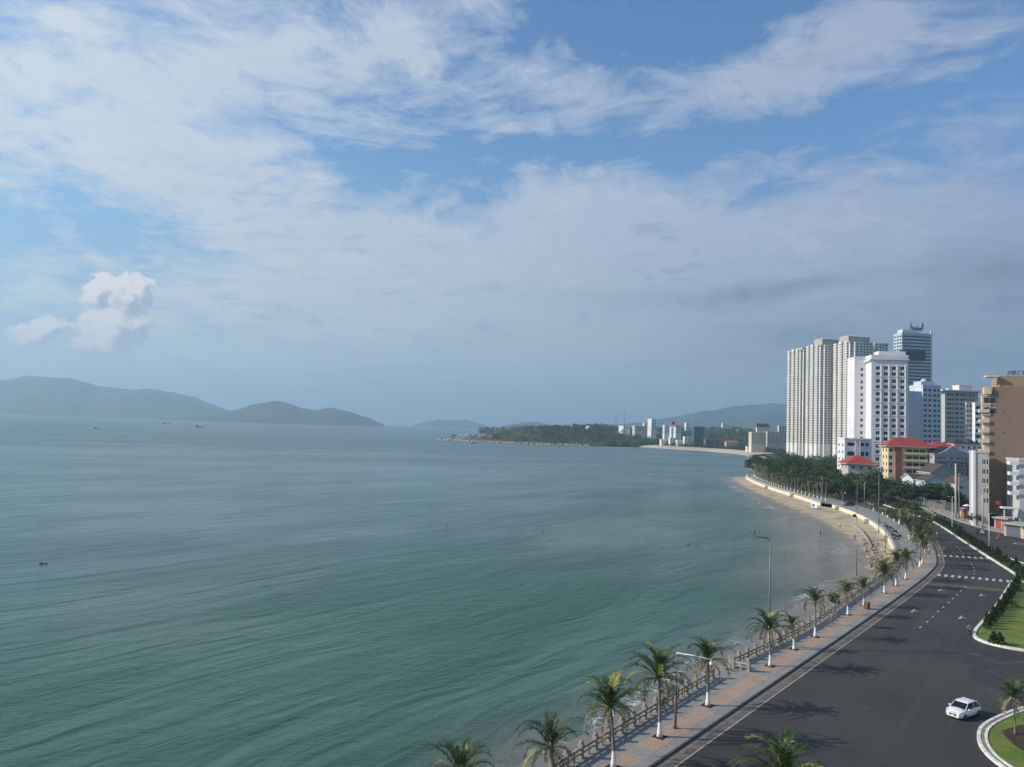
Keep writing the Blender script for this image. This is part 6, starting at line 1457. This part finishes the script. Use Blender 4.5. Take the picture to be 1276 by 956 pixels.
def rider(px,py,head,col,top,bottom,hel,lb,lp,z=.004,g=None):
    p=G(px,py,z); bike(p,head,col,lb,'motorbikes being ridden'); person(p,head,'ride',top,bottom,lp,'riders on motorbikes',hat=hel)
HB=mat('helmet_black',(.02,.02,.02),.25,.05,spec=.6); HW=mat('helmet_white',(.7,.7,.68),.3,.05); HR=mat('helmet_red',(.5,.03,.03),.3,.05); HBl=mat('helmet_blue',(.05,.12,.3),.3,.05)
hd=R(-128)
rider(1208,790.5,R(-118),'black',C_GRY,C_BLK,HB,'black motorbike beside the white kerb at the lawn tip','rider in dark clothes on the motorbike by the lawn tip')
rider(1176.5,688,R(-110),'black',C_RED,C_BLK,HR,'black motorbike beyond the farther crosswalk under the red shirted rider','rider in a bright red top beyond the farther crosswalk')
rider(1167.5,670.5,R(70),'blue',C_CYAN,C_BLU,HW,'blue motorbike in the shade where the road narrows','rider in pale blue in the shade where the road narrows')
rider(1218.2,666.5,R(100),'black',C_BLK,C_BLK,HB,'black motorbike on the far carriageway, left of the silver one','rider all in black on the far carriageway')
rider(1224,665.5,R(-75),'silver',C_WHT,C_GRY,HBl,'silver motorbike near the foot of the cross arm power pole','rider in a white shirt near the foot of the cross arm power pole')
rider(1244.3,672.5,R(-70),'red',C_TAN,C_BLK,HR,'red motorbike on the far carriageway in front of the pink shopfront','rider in tan clothes in front of the pink shopfront')
rider(1169.3,642.3,R(80),'white',C_CYAN,C_GRY,HW,'white motorbike far off in front of the old stained wall','rider in pale blue far off in front of the old stained wall')
bk=[(520,300,'black'),(548,318,'white'),(576,334,'blue'),(602,350,'black'),(628,362,'red'),(650,384,'silver'),(676,402,'black'),(640,428,'blue'),(668,444,'black'),(700,436,'white'),(726,452,'black'),(698,474,'silver'),(668,470,'black')]
for i,(x,y,c) in enumerate(bk):
    bike(G(1040+x*.1098,620.5+y*.1098,PH),R(150+(i*37)%30),c,'parked %s motorbike by the cream wall, %s from the far end of the row'%(c,ordw(i)),'motorbikes parked on the plaza',R(-7))
# walkers and beach people
person(G(1202.3,649.5,.13),R(200),'stand',C_BLK,C_BLK,'person in black standing in front of the brown kiosk column')
person(G(1096,652.5,PH),R(-40),'stand',C_BLU,C_GRY,'person in blue at the far end of the parked motorbikes'); person(G(1100.5,655,PH),R(100),'stand',C_WHT,C_BLU,'person in a white top beside the parked motorbikes')
person(G(1227.5,662,.13),R(160),'walk',C_BLK,C_GRY,'person in dark clothes walking right of the cross arm power pole')
person(G(1046.8,658.5,-1.9),R(60),'walk',C_WHT,C_BLK,'person in a white shirt and dark trousers walking on the sand',sc=1.12)
person(G(1065.3,673.5,-2.0),R(-60),'stand',C_BLK,C_BLK,'person in dark clothes beside the low curved wall on the beach')
person(G(1081.8,700,-2.0),R(-100),'stand',C_WHT,C_TAN,'person in a white top on the sand below the balustrade')
person(G(1022.5,668,-2.7),R(180),'arms',C_BLK,C_BLK,'person wading with both arms raised at the edge of the sand',sc=1.1)
person(G(940.3,668.5,-3.2),R(200),'stand',C_BLK,C_BLK,'person in dark swimwear standing thigh deep, left of the green lamp head',sc=1.1)
sw=[(535.5,646),(537,631),(543.5,643),(557,654.5),(558.6,636),(583,631),(602,628.5),(635.6,660),(676,662.5),(737,650.5),(780,641),(806.5,673),(828,633),(840,659),(849,660.5),(857.5,678.5),(866,661),(869,680.5),(915,674),(916,683),(936.5,667.5),(944,669),(978,688.5)]
for i,(x,y) in enumerate(sw):
    p=G(x,y,SEA); last=i==len(sw)-1
    person(Vector((p.x,p.y,SEA-(1.30 if last else 1.46))),(i*1.7)%6,'stand',SKIN if i%3 else C_BLU,C_BLK,'swimmer with a red cap nearest the shore right of the green lamp' if last else 'swimmer up to the shoulders in the sea, %s of the bathers from the left'%ordw(i),'swimmers in the bay',hat=HR if last else None,sc=1.1)
# ------------------------------------------------------------ cars
CARW=mat('car_paint_white',(.78,.78,.77),.25,.02,.5,spec=.6,coat=.8); CGL=mat('car_glass',(.012,.014,.018),.06,.1,1,spec=.7); BLKP=mat('black_trim',(.015,.015,.016),.5,.1,2)
def car_meshes(paint,L_=4.0,W_=1.70,Hh=1.47,van=False):
    P_=[]
    hw=W_/2
    # stations: x, half width, sill z, shoulder z, top z (hood or deck)
    st=[(-2.0,.70,.42,.74,.80),(-1.93,.80,.28,.86,.96),(-1.55,.85,.22,.93,1.02),(-.9,.86,.20,.93,.97),(0,.86,.20,.91,.95),(.75,.86,.20,.92,.99),(1.15,.855,.22,.90,.98),(1.6,.83,.22,.83,.90),(1.88,.76,.22,.72,.80),(2.0,.62,.26,.60,.66)]
    if van: st=[(x,w_,a,b_,c_) for x,w_,a,b_,c_ in st]
    mb=MB(); sx=L_/4.0; npt=11
    for (x,w_,a,b_,c_) in st:
        w_=w_*hw/.86
        sec=[(w_*.90,a),(w_*.985,a+.10),(w_,(a+b_)/2),(w_*.965,b_-.05),(w_*.88,b_+.02),(0,c_)]
        ring=[(-y,z) for y,z in sec[:-1]]+[(0,c_)]+[(y,z) for y,z in reversed(sec[:-1])]
        for y,z in ring: mb.v.append((x*sx,-y,z))
    for i in range(len(st)-1):
        for j in range(npt-1): k=i*npt+j; mb.f.append((k,k+1,k+npt+1,k+npt)); mb.mi.append(0); mb.sm.append(True)
        k=i*npt; mb.f.append((k+npt-1,k,k+npt,k+2*npt-1)); mb.mi.append(0); mb.sm.append(False)
    mb.f.append(tuple(range(npt))); mb.mi.append(0); mb.sm.append(False); k=(len(st)-1)*npt; mb.f.append(tuple(reversed(range(k,k+npt)))); mb.mi.append(0); mb.sm.append(False)
    P_.append(('body',mb.mesh('body',paint),[]))
    # cabin glass and roof
    xr0,xr1,xb0,xb1=((-1.22,.25,-1.80,1.12) if not van else (-1.75,.65,-1.9,1.35)); zt=Hh-.04; zb=.90
    wt,wb=hw*.72,hw*.93
    def fr(mb,ex,x0b,x1b,x0t,x1t,zb_,zt_,wb_,wt_):
        b=[(x0b,-wb_,zb_),(x1b,-wb_*.97,zb_),(x1b,wb_*.97,zb_),(x0b,wb_,zb_)]; t_=[(x0t,-wt_,zt_),(x1t,-wt_,zt_),(x1t,wt_,zt_),(x0t,wt_,zt_)]
        k=len(mb.v); mb.v+=b+t_
        for f in ((3,2,1,0),(4,5,6,7),(0,1,5,4),(1,2,6,5),(2,3,7,6),(3,0,4,7)): mb.f.append(tuple(k+q for q in f)); mb.mi.append(0); mb.sm.append(False)
    mb=MB(); fr(mb,0,xb0,xb1,xr0,xr1,zb,zt,wb,wt); P_.append(('windows',mb.mesh('windows',CGL),[]))
    mb=MB(); fr(mb,0,xr0-.16,xr1+.12,xr0-.02,xr1-.02,zt-.05,zt+.02,wt+.03,wt-.02); fr(mb,0,xr0-.03,xr1-.02,xr0+.22,xr1-.30,zt+.015,zt+.065,wt-.02,wt-.20)
    def pil(xa,za,xb,zb_,wa,wb_,r=.035):
        for s_ in (-1,1): mb.tube([(xa,s_*wa,za),(xb,s_*wb_,zb_)],r,5)
    pil(xb1+.02,zb,xr1+.02,zt,wb*.96,wt); pil(xb0-.02,zb,xr0-.02,zt,wb,wt,.05); xm=(xr0+xr1)/2-.05; pil(xm,zb,xm-.02,zt,wb+.005,wt+.01,.028)
    for s_ in (-1,1): mb.tube([(xr0,s_*wt,zt),(xr1,s_*wt,zt)],.035,5)
    P_.append(('roof',mb.mesh('roof',paint),[]))
    for x in (-1.27,1.25):
        for s_ in (-1,1):
            mb=MB(); mb.tube([(x*sx,s_*(hw-.19),.30),(x*sx,s_*(hw+.012),.30)],.31,20,smooth=False); ty=mb.mesh('tyre',TYRE)
            mb=MB(); mb.tube([(x*sx,s_*(hw+.0),.30),(x*sx,s_*(hw+.03),.30)],.19,14,smooth=False); P_.append(('wheel',ty,[('rim',mb.mesh('rim',CHROME))]))
    for s_ in (-1,1):
        mb=MB(); mb.box((1.80*sx,s_*.61*hw/.86,.74),(.34,.26,.14),rz=-s_*.55,rot=Matrix.Rotation(R(18),3,'Y')); P_.append(('headlight',mb.mesh('headlight',HLM),[]))
        mb=MB(); mb.box((-1.93*sx,s_*.62*hw/.86,.80),(.12,.28,.14),rz=s_*.35); P_.append(('tail_light',mb.mesh('tail_light',REDL),[]))
        mb=MB(); mb.ball((.80,s_*(hw+.10),.98),.11,8,6,sc=(.6,1,.75)); P_.append(('mirror',mb.mesh('mirror',paint),[]))
        mb=MB(); mb.box((1.93*sx,s_*.50*hw/.86,.42),(.10,.22,.10),rz=-s_*.4); P_.append(('fog_lamp',mb.mesh('fog_lamp',BLKP),[]))
        for xd in (.25,-.65): mb=MB(); mb.box((xd,s_*(hw*1.0+.005),.80),(.18,.03,.03)); P_.append(('door_handle',mb.mesh('door_handle',paint),[]))
    mb=MB(); k=len(mb.v); mb.poly([(2.02*sx,-.36,.58),(2.02*sx,.36,.58),(2.03*sx,.24,.36),(2.03*sx,-.24,.36)][::-1]); mb.box((2.0*sx,0,.47),(.05,.62,.22),taper=1.0); P_.append(('grille',mb.mesh('grille',BLKP),[]))
    mb=MB(); mb.box((2.045*sx,0,.44),(.012,.34,.11)); P_.append(('number_plate',mb.mesh('number_plate',C_WHT),[]))
    return P_
def car(pos,rz,parts,label,name='parked_car',cat='car'):
    o=empty(name,pos,rz,label,cat)
    for n,me,subs in parts:
        q=link(n,me,o)
        for a,b_ in subs: link(a,b_,q)
    return o
car(Vector((47.35,80.55,.006)),R(213),car_meshes(CARW,4.15,1.74,1.50),'white hatchback car driving past the corner grass island',name='white_car')
car(G(1191,658.5,.006),R(112),car_meshes(mat('car_paint_dark',(.03,.032,.036),.3,.03,.5,coat=.6)),'dark car on the far carriageway behind the median hedge',name='dark_car')
car(G(1057.5,630.5,PH),R(185),car_meshes(mat('van_paint_dark',(.06,.07,.09),.35,.05,.5,coat=.5),4.8,1.9,2.0,True),'dark minivan parked on the plaza by the garden',name='parked_van',cat='van')
